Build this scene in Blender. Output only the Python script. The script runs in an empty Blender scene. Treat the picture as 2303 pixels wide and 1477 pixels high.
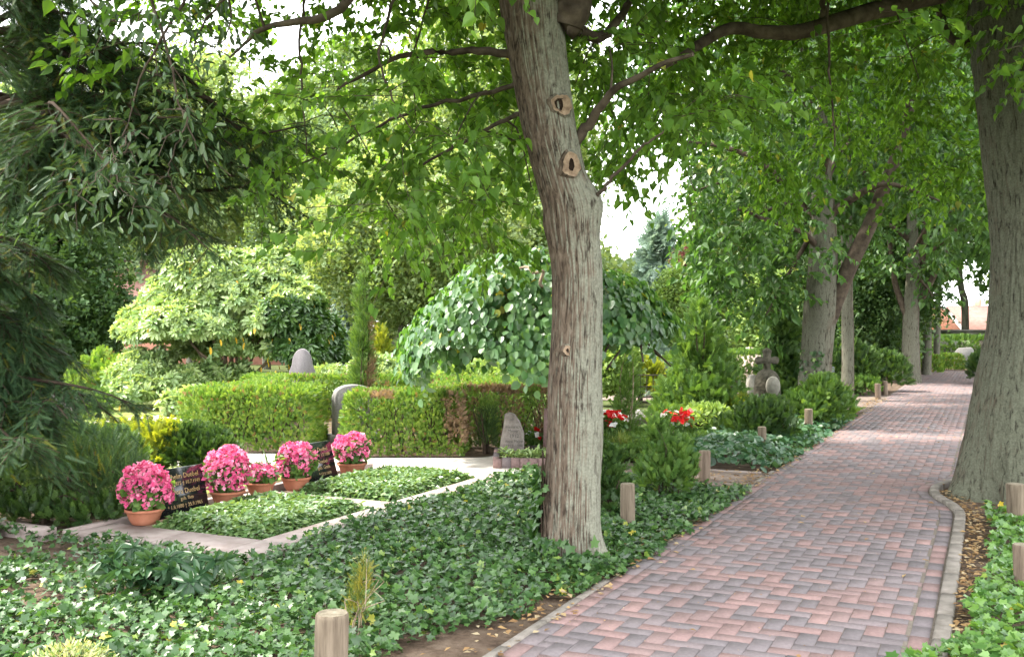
import bpy, math, numpy as np
from mathutils import Vector
rng = np.random.default_rng(11)
S = bpy.context.scene
C = S.collection
F, H, CX, CY = 2250., 1.6, 1151.5, 738.5          # focal length and centre of the photograph in its own pixels, eye height
def G(px, py, z=0.):
    d = F*(H-z)/(py-CY); return np.array([(px-CX)/F*d, d, z])
def W(px, py, d):
    px, py, d = np.broadcast_arrays(np.asarray(px, float), np.asarray(py, float), np.asarray(d, float)); return np.stack([(px-CX)/F*d, d, H-(py-CY)/F*d], -1)
def pix(p): return CX+F*p[..., 0]/p[..., 1], CY+F*(H-p[..., 2])/p[..., 1]
def nrm(v): return v/np.maximum(np.linalg.norm(v, axis=-1, keepdims=True), 1e-9)
def rdir(n):
    return nrm(rng.normal(size=(n, 3)))
def vnoise(p, seed=0):
    p = np.asarray(p, float); i = np.floor(p).astype(np.int64); f = p-i; f = f*f*(3-2*f)
    def h(a, b, c):
        n = (a*374761393+b*668265263+c*1274126177+seed*974711) & 0xffffffff
        n = ((n ^ (n >> 13))*1103515245) & 0xffffffff
        n = ((n ^ (n >> 16))*2246822519) & 0xffffffff
        return ((n ^ (n >> 15)) & 0xffffff)/float(0xffffff)
    x, y, z = i[..., 0], i[..., 1], i[..., 2]; fx, fy, fz = f[..., 0], f[..., 1], f[..., 2]
    r = 0
    for dx in (0, 1):
        for dy in (0, 1):
            for dz in (0, 1):
                r = r+h(x+dx, y+dy, z+dz)*(fx if dx else 1-fx)*(fy if dy else 1-fy)*(fz if dz else 1-fz)
    return r
# ---------------------------------------------------------------- objects
BASE = {}
def tag(o, label=None, cat=None, group=None, kind=None):
    if label: o['label'] = label
    if cat: o['category'] = cat
    if group: o['group'] = group
    if kind: o['kind'] = kind
    return o
def thing(name, label, cat, loc=(0, 0, 0), group=None):
    o = bpy.data.objects.new(name, None); C.objects.link(o); o.location = loc; o.empty_display_size = .1
    BASE[o.name] = np.array(loc, float)
    return tag(o, label, cat, group)
def copy_tree(o, parent=None):
    c = o.copy(); C.objects.link(c); c.parent = parent
    for ch in o.children: copy_tree(ch, c)
    return c
class MB:
    def __init__(s): s.v = []; s.l = []; s.n = []; s.r = []; s.m = []; s.k = 0
    def add(s, v, faces, r=.5, m=0):
        v = np.asarray(v, float).reshape(-1, 3)
        if isinstance(faces, np.ndarray):
            l = faces.ravel(); n = np.full(len(faces), faces.shape[1])
        else:
            l = np.concatenate([np.asarray(f) for f in faces]); n = np.array([len(f) for f in faces])
        s.v.append(v); s.l.append(l.astype(np.int64)+s.k); s.n.append(n); s.k += len(v)
        s.r.append(np.broadcast_to(np.asarray(r, float), (len(n),))); s.m.append(np.full(len(n), m)); return s
    def build(s, name, mats, parent=None, smooth=False, loc=None):
        v = np.concatenate(s.v); l = np.concatenate(s.l); n = np.concatenate(s.n)
        b = np.zeros(3)
        if parent is not None: b = BASE[parent.name]
        elif loc is not None: b = np.asarray(loc, float)
        v = v-b
        me = bpy.data.meshes.new(name)
        me.vertices.add(len(v)); me.vertices.foreach_set('co', v.ravel().astype(np.float32))
        me.loops.add(len(l)); me.loops.foreach_set('vertex_index', l.astype(np.int32))
        me.polygons.add(len(n)); me.polygons.foreach_set('loop_start', np.concatenate([[0], np.cumsum(n)[:-1]]).astype(np.int32))
        me.update(calc_edges=True)
        if smooth: me.polygons.foreach_set('use_smooth', np.ones(len(n), bool))
        if not isinstance(mats, (list, tuple)): mats = [mats]
        for m in mats: me.materials.append(m)
        if len(mats) > 1: me.polygons.foreach_set('material_index', np.concatenate(s.m).astype(np.int32))
        a = me.attributes.new('rnd', 'FLOAT', 'FACE'); a.data.foreach_set('value', np.concatenate(s.r).astype(np.float32))
        me.validate()
        o = bpy.data.objects.new(name, me); C.objects.link(o)
        if parent is not None: o.parent = parent; BASE[o.name] = b
        elif loc is not None: o.location = loc; BASE[o.name] = b
        else: BASE[o.name] = b
        return o
# ---------------------------------------------------------------- shapes
def tube(mb, pts, rad, seg=8, r=.5, m=0, cap=True, disp=None):
    pts = np.asarray(pts, float); n = len(pts); rad = np.broadcast_to(np.asarray(rad, float), (n,))
    t = nrm(np.gradient(pts, axis=0)); ref = np.array([1., 0, 0]) if abs(t[0, 0]) < .8 else np.array([0, 1., 0])
    x = nrm(ref-(t @ ref)[:, None]*t); y = np.cross(t, x)
    th = np.arange(seg)*2*math.pi/seg; cs, sn = np.cos(th), np.sin(th)
    d = x[:, None]*cs[None, :, None]+y[:, None]*sn[None, :, None]
    R = rad[:, None]+(disp(th, pts, rad) if disp else 0)
    v = (pts[:, None]+d*np.broadcast_to(R, (n, seg))[..., None]).reshape(-1, 3)
    i = np.arange(n-1)[:, None]*seg; j = np.arange(seg)[None]; k = (j+1) % seg
    q = np.stack([i+j, i+k, i+seg+k, i+seg+j], -1).reshape(-1, 4)
    mb.add(v, q, r, m)
    if cap:
        mb.add(v[-seg:], [tuple(range(seg))], r, m); mb.add(v[:seg], [tuple(range(seg))[::-1]], r, m)
    return mb
def spline(p, n):
    p = np.asarray(p, float); k = len(p)
    q = np.vstack([2*p[0]-p[1], p, 2*p[-1]-p[-2]]); o = []
    for t in np.linspace(0, k-1-1e-6, n):
        i = int(t); f = t-i; a, b, c, d = q[i], q[i+1], q[i+2], q[i+3]
        o.append(.5*(2*b+(c-a)*f+(2*a-5*b+4*c-d)*f*f+(3*b-a-3*c+d)*f**3))
    return np.array(o)
def box(mb, x0, x1, y0, y1, z0, z1, r=.5, m=0, M=None):
    v = np.array([[x, y, z] for z in (z0, z1) for y in (y0, y1) for x in (x0, x1)], float)
    if M is not None: v = M(v)
    return mb.add(v, [(0, 2, 3, 1), (4, 5, 7, 6), (0, 1, 5, 4), (2, 6, 7, 3), (0, 4, 6, 2), (1, 3, 7, 5)], r, m)
def lathe(mb, prof, c, seg=24, r=.5, m=0, sx=1, sy=1):
    prof = np.asarray(prof, float); th = np.arange(seg)*2*math.pi/seg
    v = np.stack([prof[:, None, 0]*np.cos(th)*sx, prof[:, None, 0]*np.sin(th)*sy, np.repeat(prof[:, 1:2], seg, 1)], -1)+np.asarray(c)
    n = len(prof); i = np.arange(n-1)[:, None]*seg; j = np.arange(seg)[None]; k = (j+1) % seg
    return mb.add(v.reshape(-1, 3), np.stack([i+j, i+k, i+seg+k, i+seg+j], -1).reshape(-1, 4), r, m)
def prism(mb, out, th, M, r=.5, m=0, bev=.012):
    """outline in (x,z), thickness along y, edges chamfered, moved by M"""
    o = np.asarray(out, float); n = len(o); c = o.mean(0)
    ins = c+(o-c)*(1-bev/np.maximum(np.linalg.norm(o-c, axis=1, keepdims=True), .01))
    rings = [(ins, -th/2), (o, -th/2+bev), (o, th/2-bev), (ins, th/2)]
    v = np.concatenate([np.stack([q[:, 0], np.full(n, y), q[:, 1]], -1) for q, y in rings])
    f = []
    for a in range(3):
        for j in range(n): k = (j+1) % n; f.append((a*n+j, a*n+k, (a+1)*n+k, (a+1)*n+j))
    f.append(tuple(range(n))[::-1]); f.append(tuple(range(3*n, 4*n)))
    return mb.add(M(v), f, r, m)
def frame(loc, rz=0., tilt=0., s=1.):
    c, s_ = math.cos(rz), math.sin(rz); ct, st = math.cos(tilt), math.sin(tilt); loc = np.asarray(loc, float)
    def M(v):
        v = np.asarray(v, float)*s; x, y, z = v[..., 0], v[..., 1], v[..., 2]
        y, z = y*ct+z*st, z*ct-y*st
        return np.stack([x*c-y*s_, x*s_+y*c, z], -1)+loc
    return M
# ---------------------------------------------------------------- leaf templates: (verts, faces); x across, y to the tip, z up
def leaf_tpl(out, fold=.18, droop=.12, petiole=0):
    o = np.array(out, float); n = len(o)
    z = lambda x, y: fold*np.abs(x)-droop*y*y
    R = np.stack([o[:, 0], o[:, 1], z(o[:, 0], o[:, 1])], -1); L = R[1:-1]*[-1, 1, 1]
    v = np.vstack([R, L]); lf = [0]+list(range(n, n+n-2))+[n-1]
    f = [tuple(range(n)), tuple(lf[::-1])]
    if petiole:
        w = .018; k = len(v); v = np.vstack([v, [[-w, -petiole, .02], [w, -petiole, .02], [0, .06, 0]]]); f.append((k, k+1, k+2))
    return v, f
LIME = leaf_tpl([(0, 0), (.2, -.07), (.41, .1), (.46, .36), (.3, .68), (.09, .93), (0, 1.1)], .42, .32, .3)
IVY = leaf_tpl([(0, .04), (.17, -.1), (.46, -.02), (.37, .2), (.56, .5), (.27, .52), (0, 1)], .16, .12)
OVAL = leaf_tpl([(0, 0), (.13, .18), (.18, .5), (.12, .82), (0, 1)], .3, .15)
ROUND = leaf_tpl([(0, 0), (.27, .04), (.43, .33), (.37, .68), (0, 1)], .12, .2)
SMALL = leaf_tpl([(0, 0), (.3, .4), (0, 1)], .2, .1)
def rot(az, el):
    """frame whose y axis points to azimuth az, elevation el"""
    y = np.array([math.cos(el)*math.cos(az), math.cos(el)*math.sin(az), math.sin(el)])
    x = np.array([math.sin(az), -math.cos(az), 0]); z = np.cross(x, y)
    return np.stack([x, y, z], 1)
def combine(parts):
    vs, fs, k = [], [], 0
    for (v, f), R, t, s in parts:
        v = np.asarray(v)*s; v = v @ R.T+np.asarray(t); vs.append(v); fs += [tuple(np.array(q)+k) for q in f]; k += len(v)
    return np.vstack(vs), fs
_r = np.random.default_rng(3)
WHORL = combine([(OVAL, rot(a*2*math.pi/9+_r.uniform(-.2, .2), _r.uniform(-.55, .25)), (0, 0, 0), _r.uniform(.75, 1.1)) for a in range(9)] +
                [(OVAL, rot(a*2*math.pi/4+.5, 1.0), (0, 0, .0), .6) for a in range(4)])
def _frond():
    v, f = [], []
    def strip(a, b, w):
        a, b = np.array(a), np.array(b); d = b-a; n = np.array([-d[1], d[0], 0])/np.hypot(d[0], d[1])*w; k = len(v)
        v.extend([a-n*.5, a+n*.5, a+d*.55+n, b, a+d*.55-n]); f.append((k+4, k+3, k+2, k+1, k))
    strip((0, 0, 0), (0, 1, 0), .05)
    for i, y in enumerate((.15, .32, .48, .64, .8)):
        for sgn in (-1, 1):
            L = .46*(1-y*.72); strip((0, y+sgn*.03, 0), (sgn*L*.72, y+L*.7, -.05*sgn*(i % 2)-.04), .055)
    return np.array(v), f
FROND = _frond()
def _sprig(n, L, w, up):
    v, f = [], []
    v += [(-.02, 0, 0), (.02, 0, 0), (0, 1, 0)]; f.append((0, 1, 2))
    for i in range(n):
        y = .04+.92*i/n; l = L*(1-.45*y)
        for sgn in (-1, 1):
            k = len(v); z = up*(.5 if (i % 2) else 1); v += [(0, y-w, 0), (0, y+w, 0), (sgn*l*.85, y+l*.55, z*l)]; f.append((k, k+1, k+2))
        if i % 2 == 0:
            k = len(v); v += [(-w, y, 0), (w, y, 0), (0, y+l*.6, l*.7)]; f.append((k, k+1, k+2))
    return np.array(v, float), f
YEW = _sprig(16, .17, .017, .2)
FIR = _sprig(10, .16, .026, .45)
CLUMP = combine([(SMALL, rot(_r.uniform(0, 6.28), _r.uniform(-1, .8)), _r.normal(size=3)*.35, _r.uniform(.4, .65)) for _ in range(9)])
TUFT = combine([(FROND, rot(_r.uniform(0, 6.28), _r.uniform(.2, 1.3)), (0, 0, 0), _r.uniform(.7, 1.)) for _ in range(4)])
BLADE = (np.array([(-.02, 0, 0), (.02, 0, 0), (.018, .4, .12), (-.018, .4, .12), (.01, .8, .1), (-.01, .8, .1), (0, 1, 0)]), [(0, 1, 2, 3), (3, 2, 4, 5), (5, 4, 6)])
FLOWER = combine([(ROUND, rot(a, e), (0, 0, 0), s) for a, e, s in ((0, .4, 1), (1.57, .3, .8), (3.14, .45, 1), (4.71, .35, .8), (.8, .9, .5), (3.9, .9, .5))])
def scatter(mb, tpl, pos, tip, normal, scale, r=None, m=0):
    pos = np.asarray(pos, float); N = len(pos)
    if N == 0: return mb
    tv, tf = tpl; t = nrm(np.broadcast_to(tip, (N, 3)).astype(float)); nn = np.broadcast_to(normal, (N, 3)).astype(float)
    x = np.cross(t, nn); bad = np.linalg.norm(x, axis=1) < 1e-4; x[bad] = np.cross(t[bad], [.31, .9, .2]); x = nrm(x); n = np.cross(x, t)
    sc = np.broadcast_to(np.asarray(scale, float), (N,))[:, None, None]
    v = pos[:, None]+sc*(tv[None, :, 0:1]*x[:, None]+tv[None, :, 1:2]*t[:, None]+tv[None, :, 2:3]*n[:, None])
    l0 = np.concatenate([np.asarray(f) for f in tf]); n0 = np.array([len(f) for f in tf]); nv = len(tv)
    l = (l0[None]+(np.arange(N)*nv)[:, None]).ravel()
    if r is None: r = rng.random(N)
    mb.v.append(v.reshape(-1, 3)); mb.l.append(l+mb.k); mb.n.append(np.tile(n0, N)); mb.k += N*nv
    mb.r.append(np.repeat(np.broadcast_to(r, (N,)), len(n0))); mb.m.append(np.full(N*len(n0), m)); return mb
# ---------------------------------------------------------------- materials
def _mat(name):
    m = bpy.data.materials.new(name); m.use_nodes = True; nt = m.node_tree; nt.nodes.clear()
    o = nt.nodes.new('ShaderNodeOutputMaterial')
    return m, nt, o
def N_(nt, kind, **kw):
    n = nt.nodes.new('ShaderNode'+kind)
    for k, v in kw.items():
        if k in n.inputs: n.inputs[k].default_value = v
        else: setattr(n, k, v)
    return n
def ramp(nt, fac, stops, interp='LINEAR'):
    n = nt.nodes.new('ShaderNodeValToRGB'); n.color_ramp.interpolation = interp; e = n.color_ramp.elements
    while len(e) < len(stops): e.new(.5)
    for q, (p, c) in zip(e, stops): q.position = p; q.color = (*c, 1) if len(c) == 3 else c
    nt.links.new(fac, n.inputs[0]); return n.outputs[0]
def leafmat(name, cols, trans=.35, rough=.42, spec=.4, tcol=None, extra=None):
    """cols spread over the per-leaf value; extra = [(share, colour)] of odd leaves"""
    m, nt, o = _mat(name); L = nt.links.new
    a = N_(nt, 'Attribute', attribute_name='rnd')
    st = []; ex = sum(s for s, _ in (extra or [])); k = len(cols)
    for i, c in enumerate(cols): st.append(((1-ex)*i/max(k-1, 1), c))
    p = 1-ex
    for s_, c in (extra or []): st.append((p+.002, c)); p += s_; st.append((min(p-.002, 1), c))
    col = ramp(nt, a.outputs['Fac'], st)
    pb = N_(nt, 'BsdfPrincipled', Roughness=rough); pb.inputs['Specular IOR Level'].default_value = spec
    L(col, pb.inputs['Base Color'])
    tr = N_(nt, 'BsdfTranslucent'); mx = N_(nt, 'Mix', data_type='RGBA', blend_type='MULTIPLY'); mx.inputs[0].default_value = 1
    L(col, mx.inputs[6]); mx.inputs[7].default_value = (*(tcol or (1.9, 1.7, .7)), 1); L(mx.outputs[2], tr.inputs[0])
    ms = N_(nt, 'MixShader'); ms.inputs[0].default_value = trans
    L(pb.outputs[0], ms.inputs[1]); L(tr.outputs[0], ms.inputs[2]); L(ms.outputs[0], o.inputs[0]); return m
def solid(name, stops, scale=8., rough=.8, spec=.3, bump=.0, bscale=40., detail=6., coords='Object', stretch=(1, 1, 1), metallic=0.):
    """colours by a noise; bump by a finer one"""
    m, nt, o = _mat(name); L = nt.links.new
    tc = N_(nt, 'TexCoord'); mp = N_(nt, 'Mapping'); mp.inputs['Scale'].default_value = stretch; L(tc.outputs[coords], mp.inputs[0])
    n = N_(nt, 'TexNoise', Scale=scale, Detail=detail, Roughness=.6); L(mp.outputs[0], n.inputs['Vector'])
    pb = N_(nt, 'BsdfPrincipled', Roughness=rough, Metallic=metallic); pb.inputs['Specular IOR Level'].default_value = spec
    lo, hi = .3, .7; k = len(stops)
    L(ramp(nt, n.outputs['Fac'], [(lo+(hi-lo)*i/max(k-1, 1), c) for i, c in enumerate(stops)]), pb.inputs['Base Color'])
    if bump:
        b = N_(nt, 'Bump', Strength=1., Distance=bump); n2 = N_(nt, 'TexNoise', Scale=bscale, Detail=5.); L(mp.outputs[0], n2.inputs['Vector'])
        L(n2.outputs['Fac'], b.inputs['Height']); L(b.outputs[0], pb.inputs['Normal'])
    L(pb.outputs[0], o.inputs[0]); return m
def barkmat(name, dark, mid, pale, lichen, lich=.5, dirn=(.8, -.5, .1), scale=1.):
    m, nt, o = _mat(name); L = nt.links.new
    tc = N_(nt, 'TexCoord'); mp = N_(nt, 'Mapping'); mp.inputs['Scale'].default_value = (34*scale, 34*scale, 8.*scale); L(tc.outputs['Object'], mp.inputs[0])
    w = N_(nt, 'TexNoise', Scale=1., Detail=7., Roughness=.62, Distortion=.6); L(mp.outputs[0], w.inputs['Vector'])
    n = N_(nt, 'TexNoise', Scale=5.*scale, Detail=8., Roughness=.7); L(tc.outputs['Object'], n.inputs['Vector'])
    col = ramp(nt, w.outputs['Fac'], [(.36, dark), (.47, mid), (.64, pale)])
    ge = N_(nt, 'NewGeometry'); dp = N_(nt, 'VectorMath', operation='DOT_PRODUCT'); L(ge.outputs['True Normal'], dp.inputs[0]); dp.inputs[1].default_value = dirn
    ma = N_(nt, 'Math', operation='MULTIPLY_ADD'); L(dp.outputs['Value'], ma.inputs[0]); ma.inputs[1].default_value = .42; L(n.outputs['Fac'], ma.inputs[2])
    msk = ramp(nt, ma.outputs[0], [(max(.0, 1-lich-.16), (0, 0, 0)), (1-lich+.12, (1, 1, 1))])
    fine = N_(nt, 'TexNoise', Scale=60., Detail=4.); L(tc.outputs['Object'], fine.inputs['Vector'])
    lc = ramp(nt, fine.outputs['Fac'], [(.3, tuple(c*.62 for c in lichen)), (.65, lichen)])
    cut = ramp(nt, w.outputs['Fac'], [(.33, (.1, .1, .1)), (.47, (.85, .85, .85))])
    mm = N_(nt, 'Math', operation='MULTIPLY'); L(msk, mm.inputs[0]); L(cut, mm.inputs[1])
    mx = N_(nt, 'Mix', data_type='RGBA'); L(mm.outputs[0], mx.inputs[0]); L(col, mx.inputs[6]); L(lc, mx.inputs[7])
    pb = N_(nt, 'BsdfPrincipled', Roughness=.9); pb.inputs['Specular IOR Level'].default_value = .15; L(mx.outputs[2], pb.inputs['Base Color'])
    b = N_(nt, 'Bump', Strength=1., Distance=.016); L(w.outputs['Fac'], b.inputs['Height']); L(b.outputs[0], pb.inputs['Normal'])
    L(pb.outputs[0], o.inputs[0]); return m
# ================================================================ world, sun, camera
AZ, EL = math.radians(-82), math.radians(55)
SUN, SKY, EXPO = 3.1, .15, 2.15
w = bpy.data.worlds.new("World"); S.world = w; w.use_nodes = True; nt = w.node_tree; nt.nodes.clear()
o = nt.nodes.new('ShaderNodeOutputWorld'); bg = N_(nt, 'Background', Strength=SKY)
sk = nt.nodes.new('ShaderNodeTexSky'); sk.sky_type = 'NISHITA'; sk.sun_disc = False; sk.sun_elevation = EL; sk.sun_rotation = AZ; sk.dust_density = 3.; sk.air_density = 1.
tc = N_(nt, 'TexCoord'); mp = N_(nt, 'Mapping'); mp.inputs['Scale'].default_value = (1, 1, 2.2); nt.links.new(tc.outputs['Generated'], mp.inputs[0])
cn = N_(nt, 'TexNoise', Scale=2.2, Detail=7., Roughness=.55); nt.links.new(mp.outputs[0], cn.inputs['Vector'])
cf = ramp(nt, cn.outputs['Fac'], [(.2, (.4, .4, .4)), (.48, (.97, .97, .97))])
mx = N_(nt, 'Mix', data_type='RGBA'); nt.links.new(cf, mx.inputs[0]); nt.links.new(sk.outputs[0], mx.inputs[6]); mx.inputs[7].default_value = (9.6, 9.8, 10.0, 1)
nt.links.new(mx.outputs[2], bg.inputs[0]); nt.links.new(bg.outputs[0], o.inputs[0])
sl = bpy.data.lights.new('sun', 'SUN'); sl.energy = SUN; sl.angle = math.radians(3.); sl.color = (1, .93, .82)
so = bpy.data.objects.new('sun', sl); C.objects.link(so); so.location = (-8, 6, 20)
so.rotation_euler = Vector((math.cos(EL)*math.sin(AZ), math.cos(EL)*math.cos(AZ), math.sin(EL))).to_track_quat('Z', 'Y').to_euler()
cam = bpy.data.cameras.new('camera'); co = bpy.data.objects.new('camera', cam); C.objects.link(co)
co.location = (0, 0, H); co.rotation_euler = (math.pi/2, 0, 0); cam.sensor_width = 36; cam.lens = 36*F/2303; cam.clip_end = 2000; S.camera = co
S.view_settings.view_transform = 'Standard'; S.view_settings.look = 'None'; S.view_settings.exposure = EXPO; S.view_settings.gamma = 1
S.cycles.max_bounces = 8; S.cycles.diffuse_bounces = 4; S.cycles.transmission_bounces = 4; S.cycles.glossy_bounces = 2
# ================================================================ path frame: u along the brick path, r to its right
U = np.array([.431, .902]); R_ = np.array([.902, -.431])
def UR(u, r, z=0.):
    u, r, z = np.broadcast_arrays(np.asarray(u, float), np.asarray(r, float), np.asarray(z, float))
    return np.stack([u*U[0]+r*R_[0], u*U[1]+r*R_[1], z], -1)
def toUR(p): return p[..., :2] @ U, p[..., :2] @ R_
YAW = math.atan2(U[1], U[0])
RL = -2.14
def RR(u): return -.27-.27*np.exp(-np.abs((u-10.7)/.8)**2.4)
# ---- materials of the ground
M_soil = solid('soil', [(.045, .03, .022), (.10, .07, .05), (.16, .12, .09)], 7., .95, .1, .02, 30., 8.)
M_sand = solid('pale_sand', [(.42, .36, .31), (.60, .54, .48), (.70, .65, .59)], 3., .95, .1, .006, 60., 8.)
M_lawn = solid('lawn', [(.10, .16, .035), (.20, .25, .07), (.33, .32, .14)], 2.2, .9, .1, .02, 50., 8.)
M_wild = solid('undergrowth', [(.03, .045, .012), (.07, .09, .03), (.12, .12, .06)], 1.5, .95, .1, .05, 12., 8.)
M_conc = solid('concrete_slab', [(.24, .19, .17), (.33, .27, .25), (.40, .34, .31)], 5., .9, .2, .003, 80., 8.)
M_kerb = solid('kerb_concrete', [(.12, .105, .088), (.19, .168, .145), (.25, .22, .195)], 9., .9, .2, .004, 90., 8.)
def sheet(name, polys, mat, z, kind='structure'):
    mb = MB()
    for p in polys:
        p = np.asarray(p, float); mb.add(np.hstack([p[:, :2], np.full((len(p), 1), z)]), [tuple(range(len(p)))])
    return tag(mb.build(name, mat), kind=kind)
def pl(*a): return np.array([UR(u, r)[:2] for u, r in a])
th = np.linspace(0, 2*math.pi, 48, endpoint=False)
g = MB(); rad = [0, 6, 14, 30, 70, 200, 500]
gx, gy = np.meshgrid(np.linspace(-420, 420, 60), np.linspace(-300, 640, 60))
g = MB(); g.add(np.stack([gx, gy, np.full_like(gx, -.03)], -1).reshape(-1, 3), np.array([[j*60+i, j*60+i+1, j*60+61+i, j*60+60+i] for j in range(59) for i in range(59)]))
tag(g.build('ground', M_wild), kind='structure')
sheet('soil_bed', [pl((1.5, -14), (1.5, 4), (44, 4), (44, -5.5), (9.7, -5.5), (9.7, -14))], M_soil, -.024)
sheet('lawn', [[(-9, 11.5), (-3.2, 9.5), (-2.2, 11.2), (-1.6, 14), (-2, 19.5), (-9, 22)]], M_lawn, -.02)
M_trod = solid('trodden_soil', [(.10, .077, .065), (.17, .135, .115), (.25, .2, .175)], 6., .95, .1, .01, 50., 8.)
sheet('side_path', [pl((9.72, -2.2), (11.25, -2.2), (11.35, -3.4), (11.6, -4.9), (9.72, -4.6))], M_trod, -.010)
sheet('sand_path', [pl((9.72, -4.2), (11.48, -4.2), (11.6, -5.0), (11.9, -7), (12.2, -9.2), (14, -14), (9.2, -14), (8.9, -9), (9.2, -6.6), (9.5, -5.0), (9.72, -4.7))], M_sand, -.014)
sheet('sand_gap', [[(-2.62, 12.6), (-2.12, 12.6), (-1.9, 15.2), (-2.7, 15.2)]], M_sand, -.009)
sheet('hedge_soil', [[(-4.6, 12.93), (-2.5, 12.93), (-2.6, 18.3), (-5, 18.3)], [(-2.3, 12.5), (-.45, 12.5), (1.1, 13.6), (1.1, 16.8), (-2.1, 16.8)]], M_soil, -.005)
sheet('junction_path', [pl((20.3, -2.13), (25.6, -2.13), (26.5, -9), (21.5, -9))], M_trod, -.013)
# ---- brick paving in herringbone, each brick a chamfered block
def brickmat():
    m, nt, o = _mat('paving_brick'); L = nt.links.new
    a = N_(nt, 'Attribute', attribute_name='rnd')
    c = ramp(nt, a.outputs['Fac'], [(0, (.142, .127, .132)), (.3, (.162, .142, .146)), (.57, (.18, .15, .152)), (.61, (.202, .146, .139)), (.85, (.226, .153, .144)), (1, (.255, .172, .16))])
    tc = N_(nt, 'TexCoord'); n = N_(nt, 'TexNoise', Scale=55., Detail=6., Roughness=.7); L(tc.outputs['Object'], n.inputs['Vector'])
    n2 = N_(nt, 'TexNoise', Scale=1.7, Detail=8., Roughness=.68); L(tc.outputs['Object'], n2.inputs['Vector'])
    d = ramp(nt, n2.outputs['Fac'], [(.3, (.78, .76, .76)), (.7, (1.14, 1.1, 1.1))]); s = ramp(nt, n.outputs['Fac'], [(.25, (.72, .72, .72)), (.7, (1.12, 1.12, 1.12))])
    m1 = N_(nt, 'Mix', data_type='RGBA', blend_type='MULTIPLY'); m1.inputs[0].default_value = 1; L(c, m1.inputs[6]); L(d, m1.inputs[7])
    m2 = N_(nt, 'Mix', data_type='RGBA', blend_type='MULTIPLY'); m2.inputs[0].default_value = 1; L(m1.outputs[2], m2.inputs[6]); L(s, m2.inputs[7])
    pb = N_(nt, 'BsdfPrincipled', Roughness=.78); pb.inputs['Specular IOR Level'].default_value = .25; L(m2.outputs[2], pb.inputs['Base Color'])
    b = N_(nt, 'Bump', Strength=1., Distance=.0025); L(n.outputs['Fac'], b.inputs['Height']); L(b.outputs[0], pb.inputs['Normal']); L(pb.outputs[0], o.inputs[0]); return m
M_brick = brickmat()
M_joint = solid('joint_sand', [(.11, .095, .08), (.2, .17, .14)], 30., .95, .1)
def bricks():
    w = .1; mb = MB(); cs, us, hs = [], [], []
    for yj in range(20, 412):
        for xi in range(-24, -1):
            k = (xi-yj) % 4
            if k == 0: rc, uc, hr, hu = (xi+1)*w, (yj+.5)*w, .1, .05
            elif k == 3: rc, uc, hr, hu = (xi+.5)*w, (yj+1)*w, .05, .1
            else: continue
            lo, hi = RL+.07, RR(uc)-.112
            a, b = max(rc-hr, lo), min(rc+hr, hi)
            if b-a < .025: continue
            cs.append(((a+b)/2, uc)); hs.append(((b-a)/2, hu))
    uu = 2.
    while uu < 41:                                   # a runner course beside each edging
        cs.append((RR(uu+.1)-.06, uu+.1)); hs.append((.049, .1)); cs.append((RL+.02, uu+.1)); hs.append((.049, .1)); uu += .2
    cs, hs = np.array(cs), np.array(hs); n = len(cs)
    dr = (RR(cs[:, 1]+.05)-RR(cs[:, 1]-.05))/.1; runner = np.abs(cs[:, 0]-(RR(cs[:, 1])-.06)) < .001
    z = .004+rng.normal(size=n)*.0012; tl = rng.normal(size=(n, 2))*.009; sk = np.where(runner, dr, 0)+rng.normal(size=n)*.006
    V = np.zeros((n, 8, 3))
    for q, (sx, sy) in enumerate(((-1, -1), (1, -1), (1, 1), (-1, 1))):
        for lvl, (ins, zz) in enumerate(((.0011, -.006), (.0034, 0))):
            a = sx*(hs[:, 0]-ins); b = sy*(hs[:, 1]-ins)
            p = UR(cs[:, 1]+b-a*sk*(~runner), cs[:, 0]+a+b*sk, 0); p[:, 2] = z+zz+(a*tl[:, 0]+b*tl[:, 1] if lvl else 0); V[:, lvl*4+q] = p
    f = np.array([(4, 5, 6, 7), (0, 1, 5, 4), (1, 2, 6, 5), (2, 3, 7, 6), (3, 0, 4, 7)])
    F_ = (f[None]+(np.arange(n)*8)[:, None, None]).reshape(-1, 4)
    r = rng.random(n); mb.add(V.reshape(-1, 3), F_, np.repeat(r, 5)); return mb
uu = np.linspace(2, 41, 160)
jm = MB(); jm.add(np.concatenate([UR(uu, RL-.05, -.0015), UR(uu, RR(uu)+.02, -.0015)]), np.array([[i, 160+i, 161+i, i+1] for i in range(159)]))
tag(jm.build('path_bedding', M_joint), kind='structure')
tag(bricks().build('brick_path', M_brick), kind='structure')
def kerb(name, rf, u0, u1, step, wd, h):
    mb = MB(); u = u0
    while u < u1:
        a = np.linspace(u+.004, u+step-.004, 5 if step > .3 else 3); r0 = rf(a); n = len(a); c = .008; dz = rng.normal()*.003
        prof = [(0, -.03), (0, h-c), (c, h), (wd-c, h), (wd, h-c), (wd, -.03)]
        v = np.concatenate([UR(a, r0+x, z+dz) for x, z in prof]); k = len(prof)
        mb.add(v, [(i*n+j, i*n+j+1, (i+1)*n+j+1, (i+1)*n+j) for i in range(k-1) for j in range(n-1)]+[tuple(i*n for i in range(k)), tuple(i*n+n-1 for i in range(k))[::-1]], rng.random()); u += step
    return tag(mb.build(name, M_kerb), kind='structure')
kerb('kerb', lambda u: RR(u)+.004, 2, 40, .5, .085, .03)
kerb('path_edging', lambda u: RL-.085+0*u, 2, 5.9, .5, .055, .012)
kerb('path_edging', lambda u: RL-.085+0*u, 9.9, 11.3, .5, .055, .006)
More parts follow.
